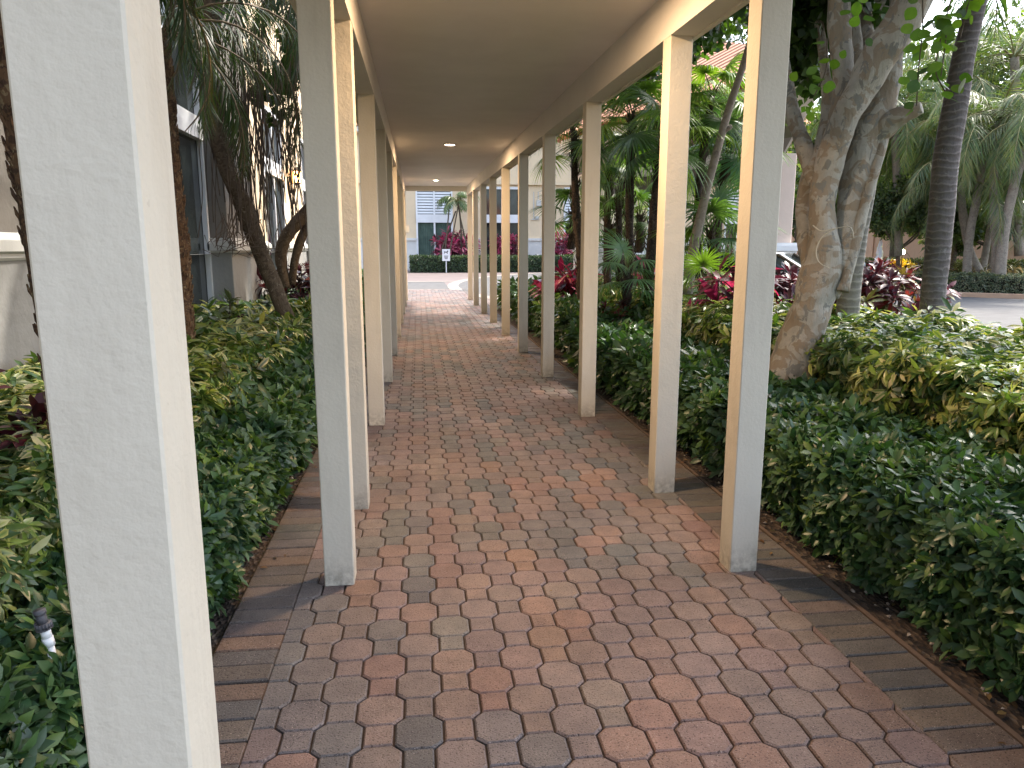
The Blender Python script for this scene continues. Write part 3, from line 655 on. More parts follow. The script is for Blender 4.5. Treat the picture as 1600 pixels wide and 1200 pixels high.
hedge('variegated_shrub_bank', 'variegated shrubs against the left building wall, behind the low left hedge', -2.85, -1.34, .6, 11.2, .78, 560, .086, sp, 8, 3.8, wts=sw, cols1=sc1, varp=.36, tpl=TS, mt=M['scheff'], cat='shrub', amp=.09, depth=.13, hf=hfS(.70, .09, 7), spread=(50, 100), sag=.3, seed=7, sides=(.2, 1, 1, .5), lumps=.7, inset=.18)
hedge('hedge', 'dark green hedge left of the walkway beyond the leaning trunk', -2.7, -.95, 11.8, 26, .62, 240, .10, hp, 5, 8, wts=hw, seed=8)
# clipped hedges across the driveway
def hedge_line(label, pts, wd, h, k, size, cols, wts=None, cat='hedge', name='hedge', cards=True):
    pts = np.array(pts, float); t = empty(name, (*pts[len(pts) // 2], 0)); tag(t, label, cat)
    cp, _ = catmull(pts, np.zeros(len(pts)), 8); seg = np.linalg.norm(np.diff(cp, axis=0), axis=1); cum = np.concatenate(([0], np.cumsum(seg)))
    s = rng.random(k) * cum[-1]; X = np.interp(s, cum, cp[:, 0]); Y = np.interp(s, cum, cp[:, 1]); T = unit(np.gradient(cp, axis=0)); tx = np.interp(s, cum, T[:, 0]); ty = np.interp(s, cum, T[:, 1]); nx, ny = -ty, tx
    f = rng.random(k); side = np.where(rng.random(k) < .5, 1, -1); top = f < wd / (wd + 2 * h)
    off = np.where(top, rng.uniform(-.5, .5, k) * wd, side * wd / 2); Z = np.where(top, h, rng.random(k) * h)
    dz = rng.normal(0, .03, k) + .03 * np.sin(s * 3) * np.sin(s * 1.7)
    P = np.stack([X + nx * (off + np.where(top, 0, dz * side)), Y + ny * (off + np.where(top, 0, dz * side)), Z + np.where(top, dz, 0)], 1)
    n = np.stack([np.where(top, 0, side * nx), np.where(top, 0, side * ny), np.where(top, 1, .2)], 1); n = unit(n + rng.normal(0, .4, (k, 3)))
    L = Leaves(); rosettes(L, TC, P, n, 3, np.full(k, size), cols, wts, None, None, (30, 90), .1); L.build('foliage', M['leaf'], t)
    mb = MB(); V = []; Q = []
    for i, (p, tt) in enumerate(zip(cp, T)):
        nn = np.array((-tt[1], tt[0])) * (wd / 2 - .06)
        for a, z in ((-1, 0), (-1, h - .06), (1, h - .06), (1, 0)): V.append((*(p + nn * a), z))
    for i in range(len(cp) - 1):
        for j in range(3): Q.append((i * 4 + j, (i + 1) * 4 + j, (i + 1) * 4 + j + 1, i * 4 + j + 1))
    mb.add(V, Q, None, [[3, 2, 1, 0], [len(V) - 4 + i for i in range(4)]]); mb.build('stems', M['twig_core'], t, True); return t  # dark filler block under the leaves, no separate stems
hc = [(.11, .14, .085), (.16, .18, .11), (.07, .10, .055), (.22, .23, .15)]
ks = [gz(1340, 449)[:2], gz(1400, 456)[:2], gz(1480, 462)[:2], gz(1600, 466.5)[:2], gz(1760, 472)[:2]]
ks2 = [p + np.array((.35, .75)) for p in ks]
hedge_line('clipped grey-green hedge along the kerb across the drive, behind the ringed palm', ks2, .8, .66, 9000, .07, hc)
mb = MB(); V = []; Q = []
kp, _ = catmull(np.array(ks), np.zeros(len(ks)), 8)
kt = unit(np.gradient(kp, axis=0))
for p, t_ in zip(kp, kt):
    nn = np.array((-t_[1], t_[0])) * .13; nn = nn if nn[1] > 0 else -nn
    for a, z in ((0, -.03), (0, .12), (1, .13), (1, -.03)): V.append((*(p + nn * a), z))
for i in range(len(kp) - 1):
    for j in range(3): Q.append((i * 4 + j, i * 4 + j + 1, (i + 1) * 4 + j + 1, (i + 1) * 4 + j))
mb.add(V, Q, None, None); M['kerb'] = simple('tan_kerb', (.50, .33, .22), (.38, .25, .17), 4, .85, .4, .005, 50); struct(mb.build('kerb', M['kerb']))
isl = [(*(p + np.array((.1, .12))), -.01) for p in kp] + [(60, 30, -.01), (60, 60, -.01), (20, 60, -.01), (kp[0][0], 45, -.01)]
struct(arr_mesh('island_bed', isl, None, None, M['mulch'], None, None, False, True, [list(range(len(isl)))]))
hedge_line('low clipped hedge far back along the foot of the peach wall', [at(1240, 400, 40)[:2], at(1400, 400, 38)[:2], at(1620, 405, 36)[:2]], 1.0, .95, 5000, .13, [(.13, .15, .05), (.08, .11, .04), (.20, .19, .07)])
a1, a2 = at_y(641, 420, 47.5), at_y(1130, 420, 47.5)
hedge_line('clipped dark hedge in front of the far cream building', [a1[:2], (a1[:2] + a2[:2]) / 2, a2[:2]], 1.2, .95, 12000, .12, [(.03, .06, .025), (.06, .10, .04), (.02, .04, .02), (.10, .14, .07)])
# peach boundary wall
pa, pb = at(1236, 386, 47), at(1640, 386, 43); d_ = unit((pb - pa)[:2]); n_ = np.array((-d_[1], d_[0])); LW = np.linalg.norm((pb - pa)[:2])
def wq(u, v): return pa[:2] + d_ * u + n_ * v
def wbox(mb, u0, u1, v0, v1, z0, z1):
    c = [wq(u0, v0), wq(u1, v0), wq(u1, v1), wq(u0, v1)]; mb.add([(*p, z) for z in (z0, z1) for p in c], [(0, 3, 2, 1), (4, 5, 6, 7), (0, 1, 5, 4), (1, 2, 6, 5), (2, 3, 7, 6), (3, 0, 4, 7)]); return mb
pwl = empty('boundary_wall', (*wq(LW / 2, 0), 0)); tag(pwl, 'peach stucco boundary wall far behind the palm trunks on the right', 'wall')
wbox(MB(), -2, LW + 12, 0, .3, -.02, 2.75).build('wall', M['wall_peach'], pwl); wbox(MB(), -2, LW + 12, -.05, .35, 2.755, 2.9).build('coping', M['wall_peach'], pwl)
mb = MB()
for k in range(8): wbox(mb, k * 4.2, k * 4.2 + .45, -.08, -.003, -.02, 2.75)
mb.build('pier', M['wall_peach'], pwl)
# ================================================================== TREES
def limb_tree(label, D, limbs, mt, cat='tree', name='tree', nz=.10, sides=14, sub=6):
    b = limbs[0][0]; o = at(b[0], b[1], D); t = empty(name, (o[0], o[1], 0)); tag(t, label, cat)
    for i, lb in enumerate(limbs):
        pts = []; rr = []
        for q in lb:
            dd = q[3] if len(q) > 3 else 0
            pts.append(at(q[0], q[1], D + dd)); rr.append(pw(q[2], D + dd))
        mb = MB(); mb.tube(pts, rr, sides, nz, i + 3, True, sub=sub); mb.build('trunk' if i == 0 else 'limb', mt, t, True)
    return t
big = limb_tree('large tree with mottled bark and splitting limbs, behind the nearest right post', 6.3,
    [[(1206, 690, 84), (1214, 650, 78), (1232, 590, 66), (1252, 530, 60), (1267, 480, 58), (1279, 440, 56), (1286, 400, 46), (1285, 340, 38), (1288, 290, 34), (1302, 235, 37), (1325, 175, 38), (1356, 120, 42), (1392, 60, 46), (1428, 0, 47), (1470, -90, 44), (1530, -220, 40)],
     [(1283, 455, 46, .05), (1314, 405, 40, .1), (1327, 350, 36, .15), (1334, 300, 38, .2), (1342, 250, 43, .25), (1362, 200, 45, .28), (1382, 150, 33, .3), (1394, 95, 26, .34), (1404, 30, 23, .4), (1412, -60, 22, .5), (1440, -200, 20, .6)],
     [(1362, 215, 34, .26), (1392, 190, 28, .22), (1420, 176, 22, .2), (1440, 168, 15, .18)],
     [(1300, 250, 30, .12), (1312, 205, 32, .15), (1319, 150, 32, .18), (1316, 90, 29, .2), (1311, 30, 28, .25), (1308, -60, 26, .3), (1290, -200, 22, .4)],
     [(1290, 300, 30, .1), (1268, 262, 24, .2), (1250, 210, 22, .3), (1232, 150, 20, .4), (1215, 60, 18, .5), (1190, -60, 15, .8)],
     [(1270, 268, 22, .15), (1286, 220, 19, .3), (1294, 165, 17, .4), (1290, 120, 14, .5), (1280, 40, 12, .8), (1262, -60, 10, 1.0)],
     [(1330, 135, 20, .35), (1338, 80, 18, .5), (1334, 20, 15, .6), (1338, -60, 13, .7)],
     [(1348, 125, 26, .4), (1356, 70, 22, .6), (1350, 10, 18, .8), (1362, -80, 15, 1.0)],
     [(1272, 430, 34, .1), (1259, 380, 24, .2), (1256, 320, 20, .3), (1262, 270, 17, .35)],
     [(1316, 455, 20, -.02), (1335, 385, 16, .05), (1348, 330, 14, .1), (1372, 250, 14, .2), (1386, 205, 10, .25)]],
    M['mottled'], nz=.13, sides=20)
# thin loose wire hoop hanging on the trunk
wp = [at(x, y, 6.0) for x, y in ((1270, 352), (1284, 361), (1305, 357), (1328, 355), (1334, 372))]
wp2 = [at(x, y, 5.97) for x, y in ((1306, 357), (1285, 370), (1275, 392), (1280, 410), (1296, 419))]
mb = MB(); mb.tube(wp, .004, 5, sub=6); mb.tube(wp2, .004, 5, sub=6); tag(mb.build('wire_hoop', simple('pale_wire', (.55, .48, .36), None, 3, .5), None, True), 'thin pale wire hoop caught round the mottled tree trunk', 'wire')
def crown(parent, blobs, k, size, cols, wts, mt=None, tpl=None, m=5, name='crown', flat=.75, spread=(30, 95), sag=.25):
    L = Leaves()
    vol = np.array([b[3] ** 2 for b in blobs]); vol = vol / vol.sum()
    for b, f in zip(blobs, vol):
        n_ = max(8, int(k * f)); u = unit(rng.normal(size=(n_, 3))); r = b[3] * (rng.random(n_) ** .45) * (1 + .22 * np.sin(u[:, 0] * 7 + b[0]) * np.sin(u[:, 1] * 6 + u[:, 2] * 5))
        P = np.array(b[:3]) + u * r[:, None] * np.array((1, 1, flat)); n2 = unit(u * .7 + rng.normal(0, .6, (n_, 3)) + np.array((0, 0, .3)))
        rosettes(L, tpl or TC, P, n2, m, np.full(n_, size), cols, wts, None, None, spread, sag)
    return L.build(name, mt or M['treeleaf'], parent)
tc = [(.030, .062, .018), (.05, .10, .025), (.085, .15, .03), (.02, .04, .015)]; tw = [.35, .3, .12, .23]
def T_round():
    ys = [.10, .3, .55, .8]; ws = [.24, .43, .45, .28]; V = [(0, 0, 0)]
    for y, x in zip(ys, ws): V += [(-x, y, -.1 * y * y + .06 * x), (0, y, -.1 * y * y), (x, y, -.1 * y * y + .06 * x)]
    V.append((0, 1, -.1)); tr = [(0, 2, 1), (0, 3, 2), (10, 11, 13), (11, 12, 13)]; q = []
    for i in range(3): a = 1 + 3 * i; q += [(a, a + 1, a + 4, a + 3), (a + 1, a + 2, a + 5, a + 4)]
    return np.array(V, float), np.array(tr), np.array(q), np.array([.2] + [1, 0, 1] * 4 + [.8])
TR = T_round()
bb = []
r2 = np.random.default_rng(5)
for i in range(66):
    y_ = r2.uniform(.4, 10.5); bb.append((r2.uniform(2.5, 4.7) + (.35 if y_ > 5.5 else 0), y_, r2.uniform(4.4, 5.7) if y_ < 5.5 else r2.uniform(5.4, 6.5), r2.uniform(.6, .9)))  # clumps mostly out of view, placed to keep sun off the paving
for i in range(5): bb.append((r2.uniform(5, 8), r2.uniform(4, 11), r2.uniform(6, 7.5), r2.uniform(.5, .9)))
for i in range(34): bb.append((r2.uniform(-.8, 3.0), r2.uniform(1, 16), r2.uniform(6.0, 7.6), r2.uniform(.7, 1.0)))  # unseen clumps added above the roof to shade the left wall
bb += [(*at(1262, 40, 7.5), .42), (*at(1250, 90, 8), .35), (*at(1295, 20, 7.8), .35), (*at(1330, -20, 7), .4), (*at(1270, 130, 9), .28), (*at(1250, 60, 9.5), .4), (*at(1240, -30, 7), .6)]
TCW = T_card(.85)
crown(big, bb, 30000, .12, tc, tw, tpl=TCW, m=5)
# hanging sprays of round leaves near the ringed palm
def spray(parent, pts, D, k, size, cols, name='leaf_spray', wts=None):
    L = SL_; mb = SM_
    P = np.array([at(x, y, D) for x, y in pts]); cp, _ = catmull(P, np.zeros(len(P)), 8); mb.tube(cp, .004, 5, cap=False)
    i = rng.integers(0, len(cp), k); pp = cp[i] + rng.normal(0, size * .7, (k, 3)); d = unit(rng.normal(size=(k, 3)) + np.array((0, 0, -.2)))
    L.add(TR, pp, d, unit(rng.normal(size=(k, 3)) * .6 + np.array((-.3, -.8, .5))), size * rng.uniform(.6, 1.1, k), pal(k, cols, wts, .2))
lg = [(.13, .23, .035), (.09, .17, .03), (.05, .10, .025)]
SL_ = Leaves(); SM_ = MB()
for pts, k in (([(1500, -40), (1480, 20), (1478, 60), (1470, 120)], 26), ([(1440, -40), (1442, 40), (1436, 100), (1432, 165)], 26), ([(1520, -20), (1512, 10), (1500, 60)], 14), ([(1345, -30), (1346, 5), (1350, 20)], 12), ([(1470, 60), (1462, 110), (1478, 145)], 14), ([(1292, 60), (1290, 110), (1272, 150)], 16)):
    spray(big, pts, 5.2, k, .085, lg, wts=[.5, .3, .2])
SM_.build('stems', M['stem'], SL_.build('hanging_foliage', M['treeleaf'], big))
# ringed palms -------------------------------------------------------------------------------
TB = T_blade(.055, .30, .35, 4, .35); TBf = T_blade(.05, .55, .3, 5, .4)
def frond(L, mb, base, az, el, length, droop, npair, leaf, cols, wts=None, ang=55, tpl=None, rr=.02, hang=.5, wsc=1.0, twist=0):
    n = 14; pts = [np.array(base, float)]; h = np.array((cos(az), sin(az), 0)); e = el
    for i in range(n): e = e - droop / n * (1 + .6 * i / n); pts.append(pts[-1] + (h * cos(e) + np.array((0, 0, 1)) * sin(e)) * length / n)
    pts = np.array(pts); mb.tube(pts, np.linspace(rr, rr * .2, n + 1), 5, cap=False)
    t = np.linspace(.12, .99, npair); seg = t * n; i0 = np.clip(seg.astype(int), 0, n - 1); f = seg - i0
    P = pts[i0] * (1 - f)[:, None] + pts[i0 + 1] * f[:, None]; T = unit(pts[i0 + 1] - pts[i0]); s = unit(np.cross(T, np.array((0, 0, 1.)) + .001)); up = np.cross(s, T)
    for sg in (-1, 1):
        a = np.radians(ang * (1 - .45 * t) + rng.normal(0, 5, npair)); d = T * np.cos(a)[:, None] + s * sg * np.sin(a)[:, None] + up * rng.normal(.05, .12, (npair, 1)); d[:, 2] -= hang * rng.uniform(.5, 1.1, npair); d = unit(d)
        ln = leaf * (np.sin(pi * np.clip(t * .86 + .14, 0, 1)) ** .6) * rng.uniform(.85, 1.1, npair)
        sc_ = np.stack([ln * wsc, ln, ln], 1); L.add(tpl or TB, P, d, unit(up + rng.normal(0, .2, (npair, 3))), sc_, pal(npair, cols, wts, .18))
def palm(label, trunk, D, mt, crown_n, flen, leaf, cols, wts=None, group=None, droop=1.5, el=(10, 70), npair=46, crownpt=None, nz=.03, name='palm_tree', ang=55, hang=.5, wsc=1., azs=None, rr=.022, cat='palm tree', sub=6, sides=14):
    P = [at(q[0], q[1], D + (q[3] if len(q) > 3 else 0)) for q in trunk]; R_ = [pw(q[2], D) * .86 for q in trunk]
    t = empty(name, (P[0][0], P[0][1], 0)); tag(t, label, cat, group)
    mb = MB(); mb.tube(P, R_, sides, nz, 4, sub=sub); mb.build('trunk', mt, t, True)
    if crown_n:
        L = Leaves(); mb = MB(); top = P[-1] if crownpt is None else crownpt
        for i in range(crown_n):
            az = (azs[i % len(azs)] if azs is not None else 2.399 * i) + random.uniform(-.25, .25); e = radians(random.uniform(*el))
            frond(L, mb, top + np.array((0, 0, random.uniform(-.1, .1))), az, e, flen * random.uniform(.85, 1.1), droop * random.uniform(.8, 1.2), npair, leaf, cols, wts, ang, None, rr, hang, wsc)
        L.build('crown', M['palmleaf'], t); mb.build('frond_stems', M['pole'] if False else simple('frond_rib', (.22, .24, .09), (.16, .12, .05), 6, .6), t, True)
    return t
pg = [(.045, .085, .03), (.07, .12, .04), (.10, .145, .05), (.03, .06, .025)]
palm('tall grey palm trunk with pale rings, right of the mottled tree', [(1454, 540, 42), (1456, 490, 37), (1460, 440, 36), (1465, 395, 36), (1471, 330, 37), (1478, 250, 37), (1491, 175, 35), (1503, 100, 32), (1520, 25, 29), (1536, -50, 28), (1560, -200, 26), (1580, -330, 24)], 8.6, M['ringed'], 12, 3.0, .75, pg, droop=1.5, npair=40, name='palm_tree')
palm('pale palm trunk hidden partly behind the mottled tree', [(1322, 520, 36), (1326, 470, 36), (1333, 410, 34), (1340, 360, 32), (1352, 300, 30), (1362, 220, 28), (1372, 120, 26), (1380, 0, 24), (1392, -180, 22)], 8.9, M['ringpale'], 10, 2.6, .7, pg, droop=1.6, npair=36)
# fan palms --------------------------------------------------------------------------------------
def fanleaf(L, mb, base, d, r, petiole, nseg, c, spanD=300, sagp=.25, fold=.15, wts=None):
    d = unit(np.array(d, float)); up = np.array((0, 0, 1.)); s = unit(np.cross(d, up) + 1e-6); nrm = np.cross(s, d)
    hub = base + d * petiole + np.array((0, 0, -sagp * petiole * .4)); mid = (base + hub) / 2 + np.array((0, 0, .08 * petiole)); mb.tube([base, mid, hub], [.012, .009, .007], 5, cap=False)
    dd = unit(d * .8 + np.array((0, 0, -.35 + random.uniform(-.25, .25)))); nn = unit(np.cross(unit(np.cross(dd, up) + 1e-6), dd)); ss = np.cross(dd, nn)
    a = np.radians(np.linspace(-spanD / 2, spanD / 2, nseg)) + rng.normal(0, .015, nseg)
    D_ = dd[None] * np.cos(a)[:, None] + ss[None] * np.sin(a)[:, None]; D_ += nn[None] * (fold * np.abs(np.sin(a)))[:, None]
    ln = r * (.78 + .22 * np.cos(a * .6)) * rng.uniform(.93, 1.05, nseg); cc_ = pal(1, c, wts, .12)
    sc_ = np.stack([ln * (2 * pi * spanD / 360 / nseg) * .36 / .05 * 1.05, ln, ln], 1)
    L.add(TBf, np.tile(hub, (nseg, 1)), D_, np.tile(nn, (nseg, 1)) + rng.normal(0, .12, (nseg, 3)), sc_, cc_ * (1 + rng.uniform(-.15, .15, (nseg, 1))), cc_ * 1.1 * np.ones((nseg, 1)))
fp = [(.11, .20, .06), (.18, .29, .07), (.08, .15, .065), (.26, .36, .08), (.12, .21, .12)]
def fanpalm(label, trunk, D, n, r, petiole, group='fan palms beside the walkway', mt=None, el=(-38, 70), cols=None, name='fan_palm', wts=None, nseg=44, zlow=0):
    P = [at(q[0], q[1], D) for q in trunk]; R_ = [pw(q[2], D) for q in trunk]; t = empty(name, (P[0][0], P[0][1], 0)); tag(t, label, 'fan palm', group)
    mb = MB(); mb.tube(P, R_, 9, .10, 5, sub=8)
    cp, rc = catmull(np.array(P), np.array(R_), 10)
    for p, q in zip(cp[::1], rc[::1]):            # fibrous leaf-base boots
        for _ in range(3):
            a = random.uniform(0, 6.28); u = np.array((cos(a), sin(a), 0)); mb.tube([p + u * q * .8, p + u * q * 1.35 + np.array((0, 0, .05)), p + u * q * 1.5 + np.array((0, 0, .11))], [.012, .008, .003], 4, cap=False)
    mb.build('trunk', mt or M['fibre_dark'], t, True)
    L = Leaves(); mb = MB()
    for i in range(n):
        az = 2.399 * i + random.uniform(-.3, .3); e = radians(el[0] + (el[1] - el[0]) * ((i + .5) / n) + random.uniform(-8, 8)); d = (cos(az) * cos(e), sin(az) * cos(e), sin(e))
        fanleaf(L, mb, P[-1] + np.array((0, 0, -.25 + .3 * i / n)), d, r * random.uniform(.85, 1.1), petiole * random.uniform(.8, 1.1), nseg, cols or fp, random.uniform(250, 320), wts=wts)
    L.build('crown', M['palmleaf'], t); mb.build('frond_stems', M['frondrib'], t, True); return t
M['frondrib'] = simple('green_petiole', (.16, .20, .07), (.10, .12, .04), 6, .6)
M['fibre_dark'] = bark('dark_fibrous_bark', (.075, .055, .042), (.04, .03, .024), (.13, .10, .075), 18, .52, None, True, 1.0)
fanpalm('fan palm with thin dark trunk seen between the third and fourth right posts', [(908, 470, 13), (906, 400, 12), (901, 340, 12), (898, 280, 11), (897, 205, 10)], 12.5, 9, .62, .45)
fanpalm('short fan palm with thin dark trunk, left of the tallest fan palm trunk', [(968, 450, 10), (968, 390, 10), (967, 320, 10), (972, 285, 8)], 12.8, 7, .30, .22)
fanpalm('fan palm with straight dark trunk, tallest between the second and third right posts', [(983, 470, 13), (984, 400, 13), (984, 300, 13), (986, 215, 12), (988, 180, 11)], 12.2, 13, .72, .5)
fanpalm('fan palm whose dark trunk stands right behind the third right post', [(950, 470, 11), (948, 380, 11), (951, 300, 11), (954, 240, 10)], 13.5, 7, .58, .42)
fanpalm('fan palm with dark leaning trunk just left of the second right post', [(1010, 480, 16), (1016, 400, 15), (1024, 320, 15), (1031, 260, 14), (1038, 205, 12)], 11.2, 10, .70, .5)
fanpalm('fan palm with bright green crown high between the two nearest right posts', [(1075, 470, 13), (1085, 380, 12), (1096, 260, 11), (1112, 150, 10)], 11.8, 14, .66, .45, cols=[(.12, .21, .04), (.17, .26, .05), (.07, .13, .04)])
fanpalm('fan palm with blue-green crown between the two nearest right posts', [(1118, 420, 12), (1124, 330, 12), (1132, 270, 12), (1140, 215, 11)], 12.6, 13, .7, .5, cols=[(.08, .16, .10), (.06, .13, .08), (.13, .22, .08)])
for lb, x, y, D, n, r, pe, cs in (('low trunkless fan palm with one wide open leaf, between third and second right posts', 980, 425, 10.6, 7, .52, .34, [(.12, .22, .10), (.09, .18, .08)]),
                             ('low fan palm with wide leaves between the two nearest right posts', 1112, 360, 11.4, 11, .72, .45, [(.10, .18, .06), (.06, .12, .06), (.16, .24, .05)]),
                             ('low yellow-green fan palm near the base of the leaning trunk', 1098, 440, 10.0, 8, .42, .3, [(.13, .21, .04), (.17, .25, .05)]),
                             ('low fan palm with arching leaves behind the fourth right post', 895, 330, 15, 9, .62, .5, [(.12, .18, .05), (.08, .14, .05)]),
                             ('low fan palm left of the tall dark fan palm trunk', 955, 350, 13.8, 9, .55, .45, [(.15, .22, .05), (.08, .14, .05)]),
                             ('low fan palm right of the tall dark fan palm trunk', 1000, 335, 13.4, 9, .5, .4, [(.12, .20, .06), (.07, .13, .05)])):
    fanpalm(lb, [(x - 3, y + 60, 12), (x, y + 30, 12), (x, y, 11)], D, n, r, pe, el=(-10, 75), cols=cs)
lt_ = limb_tree('smooth grey trunk leaning right, between the two nearest right posts', 10.8, [[(1070, 480, 19), (1082, 400, 16), (1092, 350, 14), (1106, 290, 12.5), (1122, 230, 12), (1136, 180, 11), (1152, 130, 10), (1168, 80, 10), (1190, 0, 9), (1210, -80, 8)], [(1130, 205, 8), (1140, 199, 7), (1144, 197, 4)]], M['pole'], nz=.05, cat='tree', name='leaning_tree')
r4 = np.random.default_rng(8)
crown(lt_, [(r4.uniform(2.6, 4.3), r4.uniform(9.5, 19), r4.uniform(4.7, 6.0), r4.uniform(.5, .85)) for _ in range(48)], 13000, .13, tc, tw, tpl=TCW, m=5)  # leaf clumps added above this trunk to shade the far paving
# cordylines / crotons (whorled broad leaves on canes) ---------------------------------------------------
TI = T_leaf(.26, .12, .35)
PK = [(.50, .05, .15), (.33, .035, .11), (.17, .022, .055), (.08, .016, .03), (.58, .14, .22)]
DK = [(.055, .012, .022), (.09, .02, .03), (.035, .012, .018), (.14, .03, .03)]
def cordyline(label, x, y, D, h, spreadr, n, size, cols, wts=None, group=None, cols1=None, varp=.4, m=14, name='cordyline', tpl=None, low=.35, cat='plant', zb=None):
    o = at(x, y, D); zb_ = 0; t = empty(name, (o[0], o[1], 0)); tag(t, label, cat, group); L = Leaves(); mb = MB(); Ps = []; ns = []
    for i in range(n):
        a = random.uniform(0, 6.28); r = spreadr * math.sqrt(random.random()); hh = h * random.uniform(low, 1.0) * (1 - .25 * r / spreadr); p = np.array((o[0] + r * cos(a), o[1] + r * sin(a), hh)); b = np.array((o[0] + r * .35 * cos(a), o[1] + r * .35 * sin(a), 0))
        mb.tube([b, (b + p) / 2 + rng.normal(0, .02, 3), p], [.014, .011, .008], 5, cap=False); Ps.append(p); ns.append(unit(np.array((cos(a) * r / spreadr * .6, sin(a) * r / spreadr * .6, 1.))))
    Ps = np.array(Ps); ns = np.array(ns)
    rosettes(L, tpl or TI, Ps, ns, m, np.full(n, size), cols, wts, cols1, None, (18, 85), .25, varp)
    rosettes(L, tpl or TI, Ps - ns * size * .35, ns, m // 2, np.full(n, size), [c for c in cols][-2:], None, None, None, (60, 105), .4, 0)
    L.build('foliage', M['redleaf'], t); mb.build('stems', M['stem'], t, True); return t
cg = 'pink and burgundy cordylines'
cordyline('bright pink cordyline with drooping dark red skirt between third and fourth right posts', 890, 430, 13.8, 1.35, .5, 16, .36, PK, [.4, .25, .15, .1, .1], cg)
cordyline('pink cordyline leaves against the second right post, beside the dark fan palm trunk', 1012, 410, 12.2, 1.65, .25, 4, .30, PK, [.5, .3, .1, .05, .05], cg)
cordyline('broad-leaved pink and maroon cordyline behind the nearest right post', 1140, 420, 9.0, 1.6, .45, 10, .34, PK + DK, [.25, .12, .12, .1, .03, .15, .1, .08, .05], cg, m=12)
cordyline('dark purple croton low between the nearest right post and the mottled tree', 1238, 470, 9.6, 1.36, .62, 50, .17, DK, None, 'dark red crotons', [(.25, .05, .08), (.16, .10, .14)], .3, name='croton', tpl=T_leaf(.36, .12, .2), m=12, low=.72)
cordyline('large dark red croton between the pale palm trunk and the ringed palm', 1380, 470, 11.0, 1.38, .72, 80, .20, DK + [(.17, .028, .022), (.12, .13, .02)], [.27, .24, .14, .15, .14, .06], 'dark red crotons', None, 0, name='croton', tpl=T_leaf(.3, .12, .3), m=12, low=.55)
cordyline('red croton low in front of the fan palm trunks', 972, 452, 10.2, .95, .4, 16, .14, DK + [(.2, .03, .03)], None, 'dark red crotons', None, 0, name='croton', m=10)
cordyline('small green and maroon croton beside the nearest right post', 1108, 405, 9.4, 1.35, .3, 8, .20, [(.10, .17, .05), (.05, .09, .04), (.09, .03, .05)], None, None, None, 0, name='croton', m=10)
def ti_far(label, x, y0, D, hpx, wpx, n, cols, wts): return cordyline(label, x, y0, D, hpx / FPX * D, wpx / FPX * D / 2, n, .50, cols, wts, cg, m=12)
ti_far('tall pink cordyline clump in front of the curtained far window', 714, 410, 50.5, 66, 66, 60, PK, [.3, .22, .22, .16, .1])
ti_far('pink cordyline clump far back, seen between the far right posts', 790, 410, 50.5, 58, 50, 40, PK, [.2, .22, .26, .26, .06])
ti_far('pink cordyline clump right of the conduit wall far back', 878, 410, 50.0, 70, 40, 34, PK, [.35, .25, .2, .1, .1])
# left side: dark cordylines and crotons
cordyline('burgundy cordyline with rounded dark leaves in front of the gray textured wall', -22, 600, 3.9, 1.12, .20, 5, .13, [(.06, .010, .016), (.035, .008, .012), (.13, .02, .03)], None, 'burgundy plants by the left wall', None, 0, m=8, tpl=T_leaf(.62, .08, .15), low=.72)
cordyline('thin burgundy cordyline with one pink upright leaf beside the large left post', 48, 640, 4.0, .92, .12, 3, .13, [(.07, .012, .02), (.22, .04, .05), (.04, .01, .015)], None, 'burgundy plants by the left wall', None, 0, m=6, tpl=T_leaf(.32, .1, .2), low=.85)
cordyline('dark red plants in the shade behind the leaning trunk on the left', 462, 440, 13.2, 1.35, .55, 44, .26, DK, None, 'burgundy plants by the left wall', None, 0, name='croton', m=11)
cordyline('small green and maroon croton in front of the wall pier', 348, 500, 9.2, 1.05, .22, 8, .15, [(.05, .09, .03), (.06, .02, .03), (.09, .13, .04)], None, None, None, 0, name='croton', m=10, tpl=T_leaf(.45, .1, .2))
# ================================================================== LEFT PALMS
dkp = [(.022, .046, .018), (.035, .066, .025), (.05, .08, .03), (.055, .045, .028)]
M['rib_tan'] = simple('tan_frond_rib', (.16, .11, .06), (.09, .065, .035), 6, .6)
def palmL(label, trunk, D, mt, fr, cols, group=None, crownpt=None, boots=0, leafw=1.0, wts=None):
    P = [at(q[0], q[1], D + (q[3] if len(q) > 3 else 0)) for q in trunk]; R_ = [pw(q[2], D) for q in trunk]; t = empty('palm_tree', (P[0][0], P[0][1], 0)); tag(t, label, 'palm tree', group)
    mb = MB(); mb.tube(P, R_, 12, .08, 6, sub=8)
    cp, rc = catmull(np.array(P), np.array(R_), 12)
    for p, q in zip(cp, rc):
        for _ in range(boots):
            a = random.uniform(0, 6.28); u = np.array((cos(a), sin(a), 0)); mb.tube([p + u * q * .85, p + u * q * 1.12 + np.array((0, 0, .03)), p + u * q * 1.22 + np.array((0, 0, .06))], [.012, .008, .003], 4, cap=False)
    mb.build('trunk', mt, t, True); L = Leaves(); mb = MB(); top = P[-1] if crownpt is None else crownpt
    for (az, el, ln, dr, lf) in fr: frond(L, mb, top, radians(az), radians(el), ln, radians(dr), 64, lf, cols, wts, 42, None, .013, .6, leafw * .62)
    L.build('crown', M['palmleaf'], t); mb.build('frond_stems', M['rib_tan'], t, True); return t
